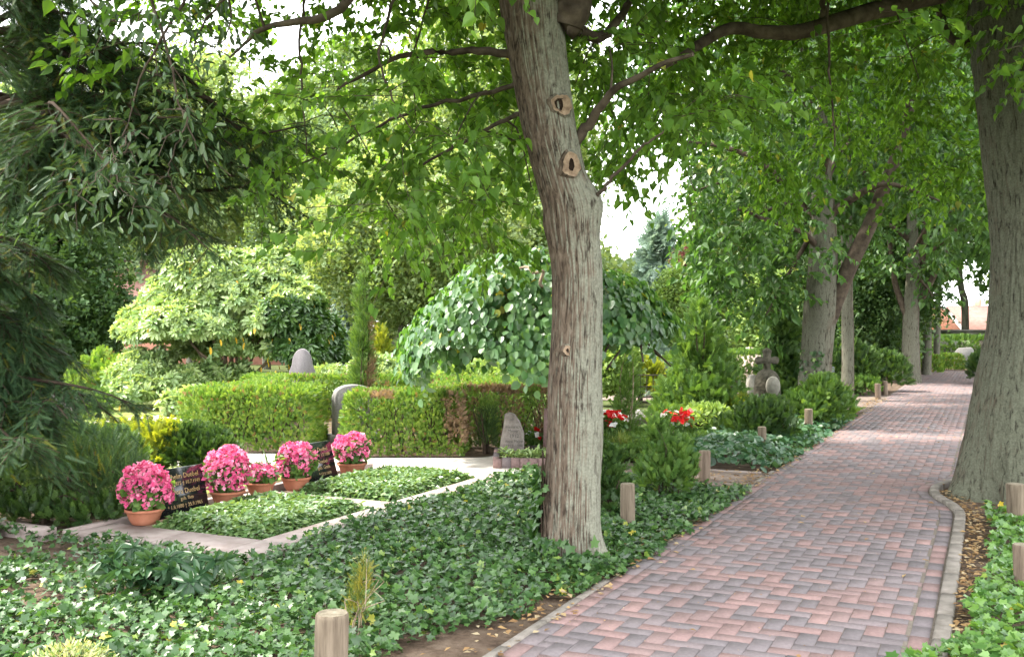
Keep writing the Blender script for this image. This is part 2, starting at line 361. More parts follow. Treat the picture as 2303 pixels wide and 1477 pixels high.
# ---- concrete surround of the two near graves
sb = MB()
def slab(u0, u1, r0, r1, h=.03):
    g_ = .004
    v = np.concatenate([UR([u0+g_, u1-g_, u1-g_, u0+g_], [r0+g_, r0+g_, r1-g_, r1-g_], z) for z in (-.03, h-.006)]+[UR([u0+2*g_, u1-2*g_, u1-2*g_, u0+2*g_], [r0+2*g_, r0+2*g_, r1-2*g_, r1-2*g_], h)])
    f = [(a*4+j, a*4+(j+1) % 4, (a+1)*4+(j+1) % 4, (a+1)*4+j) for a in range(2) for j in range(4)]+[(8, 9, 10, 11)]
    sb.add(v, f)
for a, b in ((5.92, 6.9), (6.9, 7.9), (7.9, 8.9), (8.9, 9.7)): slab(a, b, -4.9, -4.55)
for a, b in ((-4.9, -4.55), (-5.6, -4.9), (-6.4, -5.6)): slab(5.47, 5.92, a, b)
slab(7.38, 7.72, -5.6, -4.9); slab(7.38, 7.72, -6.4, -5.6)
for a, b in ((5.47, 6.4), (6.4, 7.4), (7.4, 8.4), (8.4, 9.7)): slab(a, b, -6.47, -6.4, .05)
for a in (-8.6, -7.9, -7.2): slab(5.34, 5.46, a, a+.7, .07)
slab(9.6, 9.72, -4.5, -2.9, .0); slab(11.2, 11.3, -3.0, -2.3, .0)
tag(sb.build('grave_path', M_conc), kind='structure')
# ================================================================ leaf materials
L_lime = leafmat('lime_leaf', [(.055, .125, .018), (.09, .185, .03), (.14, .25, .048)], .54, .45, .35, (1.8, 1.75, .6), [(.005, (.3, .27, .05))])
L_lime2 = leafmat('lime_leaf_far', [(.034, .085, .02), (.058, .13, .03), (.095, .18, .045)], .38, .45, .4, (1.6, 1.65, .7), [(.005, (.3, .27, .06))])  # darker copy of the lime leaf, canopy shade put into its colour
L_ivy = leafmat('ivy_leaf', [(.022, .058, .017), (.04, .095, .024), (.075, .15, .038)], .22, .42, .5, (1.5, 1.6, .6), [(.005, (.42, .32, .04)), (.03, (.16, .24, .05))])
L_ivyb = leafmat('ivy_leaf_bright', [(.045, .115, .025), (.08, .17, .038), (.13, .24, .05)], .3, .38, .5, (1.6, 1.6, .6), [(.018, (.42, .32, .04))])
L_bed = leafmat('groundcover_leaf', [(.065, .145, .042), (.115, .205, .066), (.18, .27, .10)], .25, .36, .6)
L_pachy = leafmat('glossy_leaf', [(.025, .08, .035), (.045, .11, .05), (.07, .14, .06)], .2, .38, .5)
L_thuja = leafmat('thuja_frond', [(.065, .15, .026), (.13, .225, .042), (.23, .32, .066)], .35, .55, .3, (1.7, 1.6, .6), [(.03, (.22, .15, .06))])
L_brown = leafmat('dry_frond', [(.16, .11, .07), (.24, .17, .11), (.32, .22, .15)], .2, .8, .1)
L_gold = leafmat('golden_frond', [(.11, .17, .02), (.2, .25, .025), (.31, .34, .035)], .4, .5, .3)
L_dark = leafmat('dark_frond', [(.02, .05, .014), (.04, .085, .02), (.07, .13, .03)], .3, .5, .35)
L_mid = leafmat('green_frond', [(.05, .11, .025), (.08, .16, .035), (.13, .22, .05)], .35, .5, .3)
L_yew = leafmat('conifer_needles', [(.022, .052, .024), (.038, .08, .034), (.065, .12, .045)], .25, .6, .2, (2., 1.7, .6), [(.05, (.12, .13, .02))])
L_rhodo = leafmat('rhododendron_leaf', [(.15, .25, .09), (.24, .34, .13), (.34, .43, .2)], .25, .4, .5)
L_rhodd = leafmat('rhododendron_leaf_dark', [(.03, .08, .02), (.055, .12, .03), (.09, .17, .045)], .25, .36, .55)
L_elm = leafmat('elm_leaf', [(.042, .115, .037), (.075, .165, .055), (.12, .22, .075)], .32, .38, .6, (1.8, 1.8, .5), [(.012, (.4, .36, .04))])
L_beech = leafmat('hanging_leaf', [(.03, .06, .025), (.045, .085, .032), (.07, .11, .04)], .3, .42, .45, (1.7, 1.7, .6))
L_blue = leafmat('blue_needles', [(.16, .23, .19), (.23, .31, .26), (.3, .38, .31)], .25, .5, .3, (1.2, 1.3, 1.))  # paled so that distance haze sits in the needle colour
L_pale = leafmat('pale_leaf', [(.14, .23, .06), (.2, .3, .085), (.28, .38, .12)], .4, .5, .3, (1.6, 1.5, .7))
L_purple = leafmat('purple_leaf', [(.10, .03, .04), (.17, .06, .06), (.22, .09, .08)], .3, .5, .3, (1.3, 1.1, 1.))
L_pink = leafmat('begonia_petal', [(.6, .07, .22), (.76, .12, .29), (.86, .24, .42), (.9, .45, .58)], .35, .5, .3, (1.1, .9, 1.))
L_red = leafmat('red_petal', [(.45, .006, .006), (.65, .012, .012)], .25, .5, .3, (1.2, 1, 1))
L_white = leafmat('white_petal', [(.75, .73, .7), (.85, .84, .8)], .3, .5, .3, (1, 1, 1))
L_litter = leafmat('fallen_leaf', [(.13, .075, .035), (.24, .14, .06), (.34, .225, .10), (.33, .27, .17)], .15, .7, .2, (1, 1, 1))
L_grass = leafmat('grass_blade', [(.10, .17, .03), (.17, .24, .05), (.3, .3, .1)], .35, .5, .3)
B_limb = solid('limb_bark', [(.035, .026, .02), (.075, .058, .044), (.12, .095, .072)], 9., .9, .1, .008, 20., 8.)  # darker than trunk bark: shadow inside the crowns put into the colour
B_dark = solid('twig_bark', [(.03, .022, .016), (.07, .05, .036)], 12., .9, .1)
B_pale = solid('pale_twig', [(.2, .14, .1), (.34, .26, .19)], 12., .9, .1)
B_lime = barkmat('lime_bark', (.026, .018, .013), (.08, .058, .042), (.148, .114, .086), (.235, .24, .187), .38, (.95, -.22, .1))
B_lime2 = barkmat('old_lime_bark', (.017, .013, .009), (.065, .05, .035), (.115, .092, .066), (.13, .14, .10), .32, (-.5, -.8, .1))
B_gen = barkmat('rough_bark', (.02, .015, .011), (.07, .055, .04), (.125, .10, .076), (.15, .152, .115), .33, (-.4, -.8, .1), .8)
# ================================================================ ground cover
def in_rand(n, u0, u1, r0, r1): return rng.uniform(u0, u1, n), rng.uniform(r0, r1, n)
def cover(name, label_kind, u, r, h, size, mat, tpl=IVY, flat=.55, zj=.05, tiplean=.25):
    n = len(u); p = UR(u, r, np.maximum(.012, h-zj*rng.random(n)))
    tip = np.concatenate([rdir(n)[:, :2], rng.normal(-.15, .3, (n, 1))], 1); up = np.array([0, 0, 1.])+rng.normal(size=(n, 3))*flat+np.array([-.05, -tiplean, 0])
    mb = MB(); scatter(mb, tpl, p, tip, up, size*rng.uniform(.65, 1.2, n))
    return tag(mb.build(name, mat), kind='stuff')
def vine_stems(mb, n, u0, u1, r0, r1): pass
n = 80000; u, r = in_rand(n, 3., 9.85, -8.6, -2.06)
q = UR(u, r); patch = vnoise(q*np.array([1.5, 1.5, 1]), 3); patch2 = vnoise(q*4., 9)
keep = ((u < 5.40) | (r > -4.50-.05*patch2)) & (np.hypot(q[:, 0]-.4, q[:, 1]-6.9) > .2)
lefty = np.clip((-r-4.4)/1.5, 0, 1)*np.clip((5.6-u)/.5, 0, 1)
keep &= rng.random(n) < np.clip(1-lefty*np.clip((patch-.3)*5, 0, .95), 0, 1)
keep &= (r < -2.30-.1*patch2) | ((u > 5.5) & (r < -2.04-.18*vnoise(q*5., 14)-.12*np.clip(6.2-u, 0, 1)))
keep &= ~((u < 5.05) & (r > -2.33-.3*patch2-.25*np.clip((5-u), 0, 1)))
dens = np.where(u < 6, .75, .85); keep &= rng.random(n) < dens
u, r = u[keep], r[keep]; q = UR(u, r)
bank = np.clip((u-5.2)/1.6, 0, 1)*np.clip((-r-2.3)/1.2, 0, 1)
hh = .045+.05*vnoise(q*3., 5)+.055*bank+.03*vnoise(q*8., 6)
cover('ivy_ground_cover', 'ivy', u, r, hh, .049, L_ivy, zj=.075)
n = 7000; u, r = in_rand(n, 11.35, 19.3, -4.2, -2.1); q = UR(u, r)
keep = (r < -2.11-.16*vnoise(q*4, 2)) & (r > -3.0-.9*np.clip((u-11.5)/5, 0, 1)-.3*vnoise(q*2, 8)); u, r = u[keep], r[keep]; q = UR(u, r)
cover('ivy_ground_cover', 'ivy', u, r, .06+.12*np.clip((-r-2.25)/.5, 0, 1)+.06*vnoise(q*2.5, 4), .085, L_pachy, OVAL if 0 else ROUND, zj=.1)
n = 21000; u, r = in_rand(n, 2.6, 9.6, -.6, 2.2); q = UR(u, r)
edge = .10+.16*vnoise(q*2.2, 12)-.27*np.clip((5.6-u)*1.6, 0, 1)+.12*np.clip((u-6.5)/2, 0, 1)
keep = (r > RR(u)+edge) & (np.hypot(q[:, 0]-4.95, q[:, 1]-9.6) > .85) & (rng.random(n) < .9); u, r = u[keep], r[keep]; q = UR(u, r)
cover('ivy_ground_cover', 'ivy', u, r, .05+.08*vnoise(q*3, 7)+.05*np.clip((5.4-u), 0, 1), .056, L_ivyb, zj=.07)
n = 900; u, r = in_rand(n, 12.4, 16, RR(14)-.0, 1.5); u, r = u[r > -.27+.1], r[r > -.27+.1]
keep = np.abs(u-13.6) < .9; cover('ivy_ground_cover', 'ivy', u[keep], r[keep], .14+0*u[keep], .1, L_pachy, ROUND)
# fallen leaves: drifts along both edges, a few on the bricks
pu, pr = [], []
for k in range(1300):
    u_ = rng.uniform(3.5, 24); pu.append(u_); pr.append(RL-.04+abs(rng.normal())*.05 if k % 3 == 0 else RL-.1-abs(rng.normal())*.10)
for k in range(900):
    u_ = rng.uniform(3.5, 10.6); pu.append(u_); pr.append(RR(u_)+.10+abs(rng.normal())*.10)
for k in range(500):
    u_ = rng.uniform(11, 30); pu.append(u_); pr.append(RR(u_)+.02+abs(rng.normal())*.18)
for k in range(110):
    u_ = rng.uniform(4.2, 30); pu.append(u_); pr.append(rng.uniform(RL, -.4))
for k in range(260):
    u_ = rng.uniform(9.9, 11.2); pu.append(u_); pr.append(rng.uniform(-3.6, RL))
pu, pr = np.array(pu), np.array(pr); n = len(pu); mb = MB()
scatter(mb, LIME if 0 else SMALL, UR(pu, pr, .016+.02*rng.random(n)*(np.abs(pr-RL) > .12)), np.concatenate([rdir(n)[:, :2], rng.normal(0, .1, (n, 1))], 1), np.array([0, 0, 1.])+rng.normal(size=(n, 3))*.22, rng.uniform(.028, .062, n))
tag(mb.build('fallen_leaves', L_litter), kind='stuff')
k_ = 1500; pu, pr = in_rand(k_, 4, 22, RL, -.36); mb = MB()                       # crumbs and seeds lying in the joints
scatter(mb, SMALL, UR(pu, pr, .007), rdir(k_)*[1, 1, .1], np.array([0, 0, 1.])+rng.normal(size=(k_, 3))*.2, rng.uniform(.006, .014, k_))
tag(mb.build('leaf_crumbs', L_litter), kind='stuff')
# grass behind the headstones and round the far graves
n = 16000; x, y = rng.uniform(-8, -1.7, n), rng.uniform(9.6, 21, n); uu_, rr_ = toUR(np.stack([x, y], -1))
keep = ((uu_ < 9.1) & (rr_ < -6.5)) | ((y > 13.8) & (x < -1.9)); keep &= (uu_ > 6.4); x, y = x[keep], y[keep]; n = len(x); mb = MB()
scatter(mb, BLADE, np.stack([x, y, np.full(n, -.02)], -1), np.array([0, 0, 1.])+rng.normal(size=(n, 3))*.4, rdir(n), rng.uniform(.03, .08, n))
tag(mb.build('grass', L_grass), kind='stuff')
# ================================================================ generators for plants
def ell(n, c, r, shell=0.):
    d = rdir(n); q = rng.random(n)**(1/3.); q = shell+(1-shell)*q; return np.asarray(c)+d*q[:, None]*np.asarray(r)
def lobe_pts(lobes, n, depth=.5, zmin=.02, zup=-.6):
    L = np.array([l+[0]*(6-len(l)) if isinstance(l, list) else l for l in lobes], float)
    a = (L[:, 3]*L[:, 5]+L[:, 3]*L[:, 4]+L[:, 4]*L[:, 5]); k = rng.choice(len(L), int(n*1.9), p=a/a.sum())
    d = rdir(len(k)); d[:, 2] = np.where(d[:, 2] < zup, -d[:, 2], d[:, 2])
    f = (1-depth*rng.random(len(k))**2.2)*(.78+.44*vnoise(L[k, :3]*3+d*2.3, 17)); p = L[k, :3]+d*L[k, 3:]*f[:, None]; out = np.ones(len(k), bool)
    for i in range(len(L)):
        e = np.linalg.norm((p-L[i, :3])/L[i, 3:], axis=1); out &= (e > .68) | (i == k)
    out &= p[:, 2] > zmin
    nn = nrm(d/L[k, 3:]); return p[out][:n], nn[out][:n]
def orient(p, nn, mode):
    n = len(p); up = np.array([0, 0, 1.])
    if mode == 'frond': return nn*.75+up*.55+rng.normal(size=(n, 3))*.35, np.cross(nn, rdir(n))*.55+nn*.6
    if mode == 'upright': return nn*.6+up*.8+rng.normal(size=(n, 3))*.42, nn+rng.normal(size=(n, 3))*.5
    if mode == 'whorl': return rdir(n), nn+up*.55+rng.normal(size=(n, 3))*.3
    if mode == 'droop': return nn*.7-up*.5+rng.normal(size=(n, 3))*.4, nn+up*.8+rng.normal(size=(n, 3))*.4
    return nn*.8+up*.1+rng.normal(size=(n, 3))*.6, nn*.5+up*.6+rng.normal(size=(n, 3))*.5
def stems_to(mb, base, tg, r0, r1, m=0, sag=.1):
    for q in tg:
        b = np.asarray(base, float)+rng.normal(size=3)*[.04, .04, 0]; mid = b*.45+np.asarray(q)*.55+rng.normal(size=3)*.08+[0, 0, sag]
        tube(mb, spline([b, b*.8+mid*.2+[0, 0, sag], mid, q], 7), np.linspace(r0, r1, 7), 5, m=m)
def bush(name, label, cat, base, lobes, tpl, n, size, mat, mode='leaf', bark=None, nst=10, depth=.5, group=None, extra=None, zup=-.6, part='foliage', r0=None):
    t = thing(name, label, cat, base, group); p, nn = lobe_pts(lobes, n, depth, zup=zup); tip, no = orient(p, nn, mode); mb = MB()
    scatter(mb, tpl, p, tip, no, size*rng.uniform(.7, 1.25, len(p)))
    mats = [mat]
    if extra:
        m2, fn = extra; sel = fn(p); mb = MB(); mats = [mat, m2]
        for k in (0, 1):
            s = sel == bool(k)
            if s.any(): scatter(mb, tpl, p[s], tip[s], no[s], size*rng.uniform(.7, 1.25, s.sum()), m=k)
    mb.build(part, mats, t)
    if nst:
        sb = MB(); L = np.array(lobes, float); ex = max(L[:, 3].max(), L[:, 5].max()); r_ = r0 or .012+.018*ex
        tg = L[rng.integers(0, len(L), nst), :3]+rdir(nst)*.55*L[rng.integers(0, len(L), nst), 3:]; tg[:, 2] = np.abs(tg[:, 2]-base[2])+base[2]+.05
        stems_to(sb, base, tg, r_, r_*.3); sb.build('stem', bark or B_dark, t, True)
    return t
def cone(base, h, r, tiers=7, jit=.12):
    b = np.asarray(base, float); o = []
    for i in range(tiers):
        f = (i+.4)/tiers; rr = r*(1-f)**.8+.05*r
        o.append([b[0]+rng.normal()*jit*r*.5, b[1]+rng.normal()*jit*r*.5, b[2]+f*h, rr, rr, h/tiers*.9])
    return o
def hedge(name, label, boxes, n, size, mat, brown=None, tpl=FROND, cat='hedge', group=None):
    """boxes: (x0,x1,y0,y1,z0,z1); clipped faces full of small fronds round a twiggy inside"""
    b0 = boxes[0]; t = thing(name, label, cat, ((b0[0]+b0[1])/2, (b0[2]+b0[3])/2, 0), group); P, Nn = [], []
    A = [2*((b[1]-b[0])+(b[3]-b[2]))*(b[5]-b[4])+(b[1]-b[0])*(b[3]-b[2]) for b in boxes]; sb = MB()
    for b, a in zip(boxes, A):
        k = int(n*a/sum(A)); x0, x1, y0, y1, z0, z1 = b; dx, dy, dz = x1-x0, y1-y0, z1-z0
        fa = np.array([dx*dy, dx*dz, dx*dz, dy*dz, dy*dz]); c = rng.choice(5, k, p=fa/fa.sum()); q = rng.random((k, 3)); q[:, 2] = np.where(rng.random(k) < .16, q[:, 2]*.18, q[:, 2]); nn = np.zeros((k, 3))
        for i, (ax, v, s) in enumerate(((2, 1, 1), (1, 0, -1), (1, 1, 1), (0, 0, -1), (0, 1, 1))): q[c == i, ax] = v; nn[c == i, ax] = s
        p = np.array([x0, y0, z0])+q*[dx, dy, dz]; lump = vnoise(p*3.2, 21)-.5; p = p+nn*(lump*.06-.06*rng.random(k)**1.5)[:, None]
        p[:, :2] -= (.05*(q[:, 2]**6))[:, None]*np.sign(q[:, :2]-.5)*(np.abs(q[:, :2]-.5) > .42); ok = p[:, 2] > 0; P.append(p[ok]); Nn.append(nn[ok])
        for _ in range(int(7*max(dx, dy))+3):
            e = np.array([rng.uniform(x0+.1*dx, x1-.1*dx), rng.uniform(y0+.2*dy, y1-.2*dy), 0]); stems_to(sb, e, [e+[rng.normal()*.12, rng.normal()*.1, z1*.85]], .014, .004)
    P, Nn = np.concatenate(P), np.concatenate(Nn); tip, no = orient(P, Nn, 'frond'); mb = MB(); sel = brown(P) if brown else np.zeros(len(P), bool)
    scatter(mb, tpl, P[~sel], tip[~sel], no[~sel], size*rng.uniform(.7, 1.3, (~sel).sum()))
    if sel.any(): scatter(mb, tpl, P[sel], tip[sel], no[sel], size*rng.uniform(.6, 1.1, sel.sum()), m=1)
    mb.build('foliage', [mat, L_brown], t); tag(sb.build('stems', B_dark, t, True), kind='stuff'); return t
def fps(p, k):
    i = [int(np.argmax(p[:, 2]))]; d = np.linalg.norm(p-p[i[0]], axis=1)
    for _ in range(k-1): j = int(np.argmax(d)); i.append(j); d = np.minimum(d, np.linalg.norm(p-p[j], axis=1))
    return i
def tree(name, label, trunk, trad, cl, perc, size, spread, leafm, bark, tpl=LIME, nl=14, seg=14, fork=.5, limbs=(), group=None, cat='tree', tmesh=None, droop=.35, lr=.3, flat=.6, big=None, twr=.007, sprays=0, limbsel=None):
    trunk = np.asarray(trunk, float); t = thing(name, label, cat, (trunk[0, 0], trunk[0, 1], 0), group)
    n = max(14, len(trunk)*4); tp = spline(trunk, n); tr = np.interp(np.linspace(0, 1, n), np.linspace(0, 1, len(trad)), trad)
    if tmesh is None:
        mb = MB(); tube(mb, tp, tr, seg, disp=lambda th, p, r: (vnoise(np.stack([np.cos(th)[None]*1.6+p[:, 0:1]*2, np.sin(th)[None]*1.6+p[:, 1:2]*2, np.repeat(p[:, 2:3]*1.3, len(th), 1)], -1), 4)-.5)*r[:, None]*.35); mb.build('trunk', bark, t, True)
    else: tmesh(t)
    lb = MB(); pool = [tp[int(n*fork):]]; prr = [tr[int(n*fork):]]
    for pts, r0, r1 in limbs:
        q = spline(pts, 22); rr = np.linspace(r0, r1, 22); tube(lb, q+rng.normal(size=q.shape)*.006, rr, 9); pool.append(q[4:]); prr.append(rr[4:])
    tz = tp[int(n*fork):]
    cs_ = cl if limbsel is None else cl[limbsel(cl)]
    for i in fps(cs_, min(nl, len(cs_))):
        c = cs_[i]; j = int(np.argmin(np.abs(tz[:, 2]-(c[2]-.45*np.hypot(*(c[:2]-tz[:, :2].mean(0))))))); a = tz[j]; ra = tr[int(n*fork)+j]
        mid = a*.5+c*.5+[0, 0, .12*np.linalg.norm(c-a)]+rng.normal(size=3)*.1
        q = spline([a, a*.75+mid*.25+[0, 0, .06], mid, c], 12); rr = np.linspace(min(ra*.7, lr*tr[0]), .012, 12); tube(lb, q, rr, 7); pool.append(q[3:]); prr.append(rr[3:])
    pl_, pr_ = np.concatenate(pool), np.concatenate(prr); tw = []
    np_ = len(pl_); m_ = len(cl); pl_ = np.concatenate([pl_, np.zeros((3*m_, 3))]); pr_ = np.concatenate([pr_, np.zeros(3*m_)]); d0 = np.array([np.min(np.linalg.norm(pl_[:np_]-c, axis=1)) for c in cl]); tw = np.zeros((m_, 3))
    for ci in np.argsort(d0):
        c = cl[ci]; d = np.linalg.norm(pl_[:np_]-c, axis=1)+np.maximum(0, pl_[:np_, 2]-c[2])*.3; j = int(np.argmin(d)); a = pl_[j]; L = np.linalg.norm(c-a); tw[ci] = nrm(c-a+[0, 0, -.05])
        if L > .05:
            mid = (a+c)/2+[0, 0, .1*L]+rng.normal(size=3)*.08*L; r_ = min(pr_[j]*.8, twr+.006*L); sp_ = spline([a, mid, c+tw[ci]*spread*.8-[0, 0, spread*droop*.5]], 6); tube(lb, sp_, np.linspace(r_, max(.0025, r_*.45), 6), 4, cap=False)
            pl_[np_:np_+3] = sp_[[2, 3, 4]]; pr_[np_:np_+3] = [r_*.8, r_*.7, r_*.6]; np_ += 3
    lb.build('branches', B_limb, t, True)
    N = len(cl)*perc; k = np.repeat(np.arange(len(cl)), perc)
    if sprays:
        q_ = perc//sprays; N = len(cl)*sprays*q_; k = np.repeat(np.arange(len(cl)*sprays), q_)
        sd = nrm(tw[np.repeat(np.arange(len(cl)), sprays)]*.7+rdir(len(cl)*sprays)*[1, 1, .45]+[0, 0, -.12]); so_ = np.repeat(cl, sprays, 0)+rng.normal(size=sd.shape)*spread*.35; sl_ = spread*rng.uniform(1.2, 2.5, len(sd)); dp = spread*droop*rng.uniform(.5, 1.9, len(sd))
        f_ = np.tile((np.arange(q_)+.6)/q_, len(sd)); sg = np.tile(np.where(np.arange(q_) % 2, 1, -1), len(sd))
        ax = lambda i, f: so_[i]+sd[i]*(sl_[i]*f)[:, None]-np.array([0, 0, 1.])*(dp[i]*f**2)[:, None]
        p = ax(k, f_)+rng.normal(size=(N, 3))*spread*.05; sdv = nrm(np.cross(sd[k], [0, 0, 1.])); tip = sd[k]*.55+sdv*(sg*rng.uniform(.3, 1.1, N))[:, None]+[0, 0, -droop*1.1]+rng.normal(size=(N, 3))*.3; no = np.array([0, -.1, 1.])+rng.normal(size=(N, 3))*.38
        mb = MB(); scatter(mb, tpl, p, tip, no, size*rng.uniform(.5, 1.25, N)*(1 if big is None else big(p))); tb = MB(); w_ = .0022
        i = np.arange(len(sd)); ring = []
        for f in (0, .5, 1.):
            a_ = ax(i, np.full(len(sd), f)); ring.append(np.stack([a_+[w_, 0, 0], a_+[-w_*.5, 0, w_*.87], a_+[-w_*.5, 0, -w_*.87]], 1)*1.)
        V_ = np.stack(ring, 1).reshape(-1, 3); o_ = (np.arange(len(sd))*9)[:, None, None]; fc = np.array([(a*3+j, a*3+(j+1) % 3, a*3+3+(j+1) % 3, a*3+3+j) for a in (0, 1) for j in range(3)])
        tb.add(V_, (fc[None]+o_).reshape(-1, 4)); tag(tb.build('twigs', B_dark, t), kind='stuff'); return t, mb.build('crown', leafm, t)
    s = rng.normal(size=(N, 3))*[1, 1, flat]*spread
    p = cl[k]+s+tw[k]*(rng.random(N)*1.2-.3)[:, None]*spread; p[:, 2] -= droop*.5*(np.linalg.norm(s[:, :2], axis=1)**2)/spread
    tip = tw[k]*.5+nrm(s)*.5+[0, 0, -droop]+rng.normal(size=(N, 3))*.4; no = np.array([0, -.12, 1.])+rng.normal(size=(N, 3))*.45
    mb = MB(); scatter(mb, tpl, p, tip, no, size*rng.uniform(.65, 1.2, N)*(1 if big is None else big(p)))
    cr = mb.build('crown', leafm, t)
    return t, cr
def env(px, pts):
    a = np.array(pts, float); return np.interp(px, a[:, 0], a[:, 1])
# ================================================================ trunk with real furrows (the two near lime trees)
def furrowed(pts, rad, bark, seg, rings, amp, seed, extra=None, ks=9.):
    def f(t):
        tp = spline(pts, rings); tr = np.interp(np.linspace(0, 1, rings), np.linspace(0, 1, len(rad)), rad)
        def disp(th, p, r):
            cx, sn = np.cos(th)[None], np.sin(th)[None]; z = p[:, 2:3]
            warp = (vnoise(np.stack([cx*2+0*z, sn*2+0*z, z*2.2+0*cx], -1), seed)-.5)*.9
            q = np.stack([cx*ks+warp, sn*ks+warp, z*2.6+0*cx], -1)
            rid = 1-np.abs(2*vnoise(q, seed+1)-1); q2 = q*[2.1, 2.1, 1.9]; rid2 = 1-np.abs(2*vnoise(q2, seed+2)-1)
            low = vnoise(np.stack([cx*1.3+0*z, sn*1.3+0*z, z*.9+0*cx], -1), seed+3)-.5
            mask = .45+.75*vnoise(np.stack([cx*1.2+0*z, sn*1.2+0*z, z*1.1+0*cx], -1), seed+4)
            d = -amp*mask*(rid**3)-amp*.5*mask*(rid2**3)+low*r[:, None]*.16
            if extra is not None: d = d+extra(cx, sn, z, r)
            return d
        mb = MB(); tube(mb, tp, tr, seg, disp=disp); return mb.build('trunk', bark, t, True)
    return f
# ---------------------------------------------------------------- the near lime tree, left of the path
D1 = 6.9; k1 = D1/F
tk = [(1288, 1300), (1285, 1262), (1284, 1200), (1287, 1080), (1290, 960), (1290, 860), (1296, 740), (1298, 620), (1291, 540), (1284, 470), (1262, 400), (1240, 310), (1222, 210), (1207, 110), (1196, 10), (1185, -120), (1175, -350), (1190, -700), (1200, -1100)]
hw = [84, 74, 66, 63, 64, 61, 58, 58, 60, 63, 58, 60, 63, 66, 72, 66, 52, 36, 16]
p1 = [W(x, y, D1) for x, y in tk]; r1 = [h*k1 for h in hw]
def base_flare(cx, sn, z, r):
    f = np.clip(1-z/.35, 0, 1)**2; a = np.arctan2(sn, cx); return f*(.015+.035*(np.cos(a*3+.7)+.5*np.cos(a*5)))
def bump_at(px, py, sgn, rad, amt):
    q = W(px, py, D1)
    def f(cx, sn, z, r): return amt*np.exp(-((z-q[2])/rad)**2)*np.clip(cx*sgn, 0, 1)**2
    return f
b1 = bump_at(1340, 470, 1, .10, .035); b2 = bump_at(1240, 500, -1, .09, .02)
m1 = furrowed(p1, r1, B_lime, 170, 460, .009, 31, lambda *a: base_flare(*a)+b1(*a)+b2(*a), 15.)
n_ = 4700; c1 = np.concatenate([ell(3900, (.1, 7.6, 6.2), (4.4, 4.0, 4.6)), ell(800, (-.3, 12.3, 9.2), (3.2, 3., 2.2))]); px, py = pix(c1)  # second lobe: unseen crown added to shade the path
ev = env(px, [(300, 150), (520, 330), (650, 420), (760, 490), (900, 535), (1100, 555), (1225, 470), (1240, 60), (1330, 60), (1345, 340), (1420, 375), (1560, 330), (1700, 260), (1900, 190), (2100, 60)])+rng.normal(size=n_)*22
behind = (c1[:, 1] > 7.4) & (px > 1200) & (px < 1360); ok = (c1[:, 1] > 4.3) & ((py < ev) | (behind & (py < 430)))
inf = py > -160; ok &= np.where(inf, rng.random(n_) < .48, rng.random(n_) < .5); front = (c1[:, 1] < 7.3) & (px > 1080) & (px < 1400) & (py > -60); ok &= ~front | (rng.random(n_) < .10); ok &= (c1[:, 1] > 5.7) | (py < -90)
limbv = (px > 1470) & (px < 2140) & (py > -90) & (py < 200) & (c1[:, 1] < 9.); ok &= ~limbv | (rng.random(n_) < .05)
ok &= ~((np.abs(px-1430) < 60) & (py > 260) & (rng.random(n_) < .55))
ok &= ~((px > 470) & (px < 800) & (py > -30) & (py < 270) & (rng.random(n_) < .75)); c1 = c1[ok]
big1 = lambda p: np.where(pix(p)[1] < -60, 1.75, 1.)
lim1 = [([W(1262, 60, D1), W(1290, 0, 6.8), W(1300, -160, 6.5), W(1420, -420, 6.2)], .16, .05), ([W(1290, 330, D1), W(1330, 270, 6.8), W(1400, 190, 6.5), W(1560, 120, 6.1)], .045, .012),
        ([W(1215, 240, 7.0), W(1150, 265, 7.3), W(1040, 320, 7.7), W(860, 420, 8.1)], .022, .008), ([W(1200, 130, 6.9), W(1060, 115, 7.0), W(900, 128, 7.0), W(760, 200, 7.1)], .035, .01),
        ([W(1330, 455, 6.85), W(1370, 410, 6.7), W(1440, 335, 6.5), W(1500, 290, 6.4)], .016, .006), ([W(1180, -60, 6.9), W(900, -90, 6.4), W(750, 30, 6.2), W(600, 60, 6.2), W(520, 130, 6.3)], .05, .006),
        ([W(1250, 30, 6.9), W(1340, 85, 7.2), W(1400, 30, 7.5), W(1480, -120, 8)], .05, .02), ([W(1190, 180, 7.0), W(1080, 215, 7.3), W(930, 250, 7.6), W(760, 330, 8.0), W(640, 385, 8.2)], .02, .006), ([W(1000, -90, 7.6), W(960, 20, 7.8), W(930, 150, 8.0), W(940, 300, 8.1)], .012, .004), ([W(690, -40, 7.2), W(675, 90, 7.2), W(682, 220, 7.2), W(690, 350, 7.2)], .012, .004),
        ([W(900, -60, 6.6), W(868, 60, 6.4), W(852, 130, 6.3), W(880, 220, 6.3), W(930, 300, 6.3)], .012, .004)]
t1, _ = tree('lime_tree', 'lime tree with pale lichened bark and pruned branch scars, standing in the ivy', p1, r1, c1, 54, .068, .23, L_lime, B_lime, sprays=4, tmesh=m1, limbs=lim1, nl=14, limbsel=lambda c: pix(c)[1] < -120, fork=.79, big=big1, group='lime trees along the path', lr=.15)
M_scar = solid('sawn_wood', [(.11, .075, .05), (.22, .155, .105), (.32, .24, .165)], 22., .8, .1, .003, 60.)
M_hole = solid('dark_hollow', [(.012, .008, .006), (.03, .02, .014)], 30., .95, .05)  # near-black colour stands in for the depth of the hollow
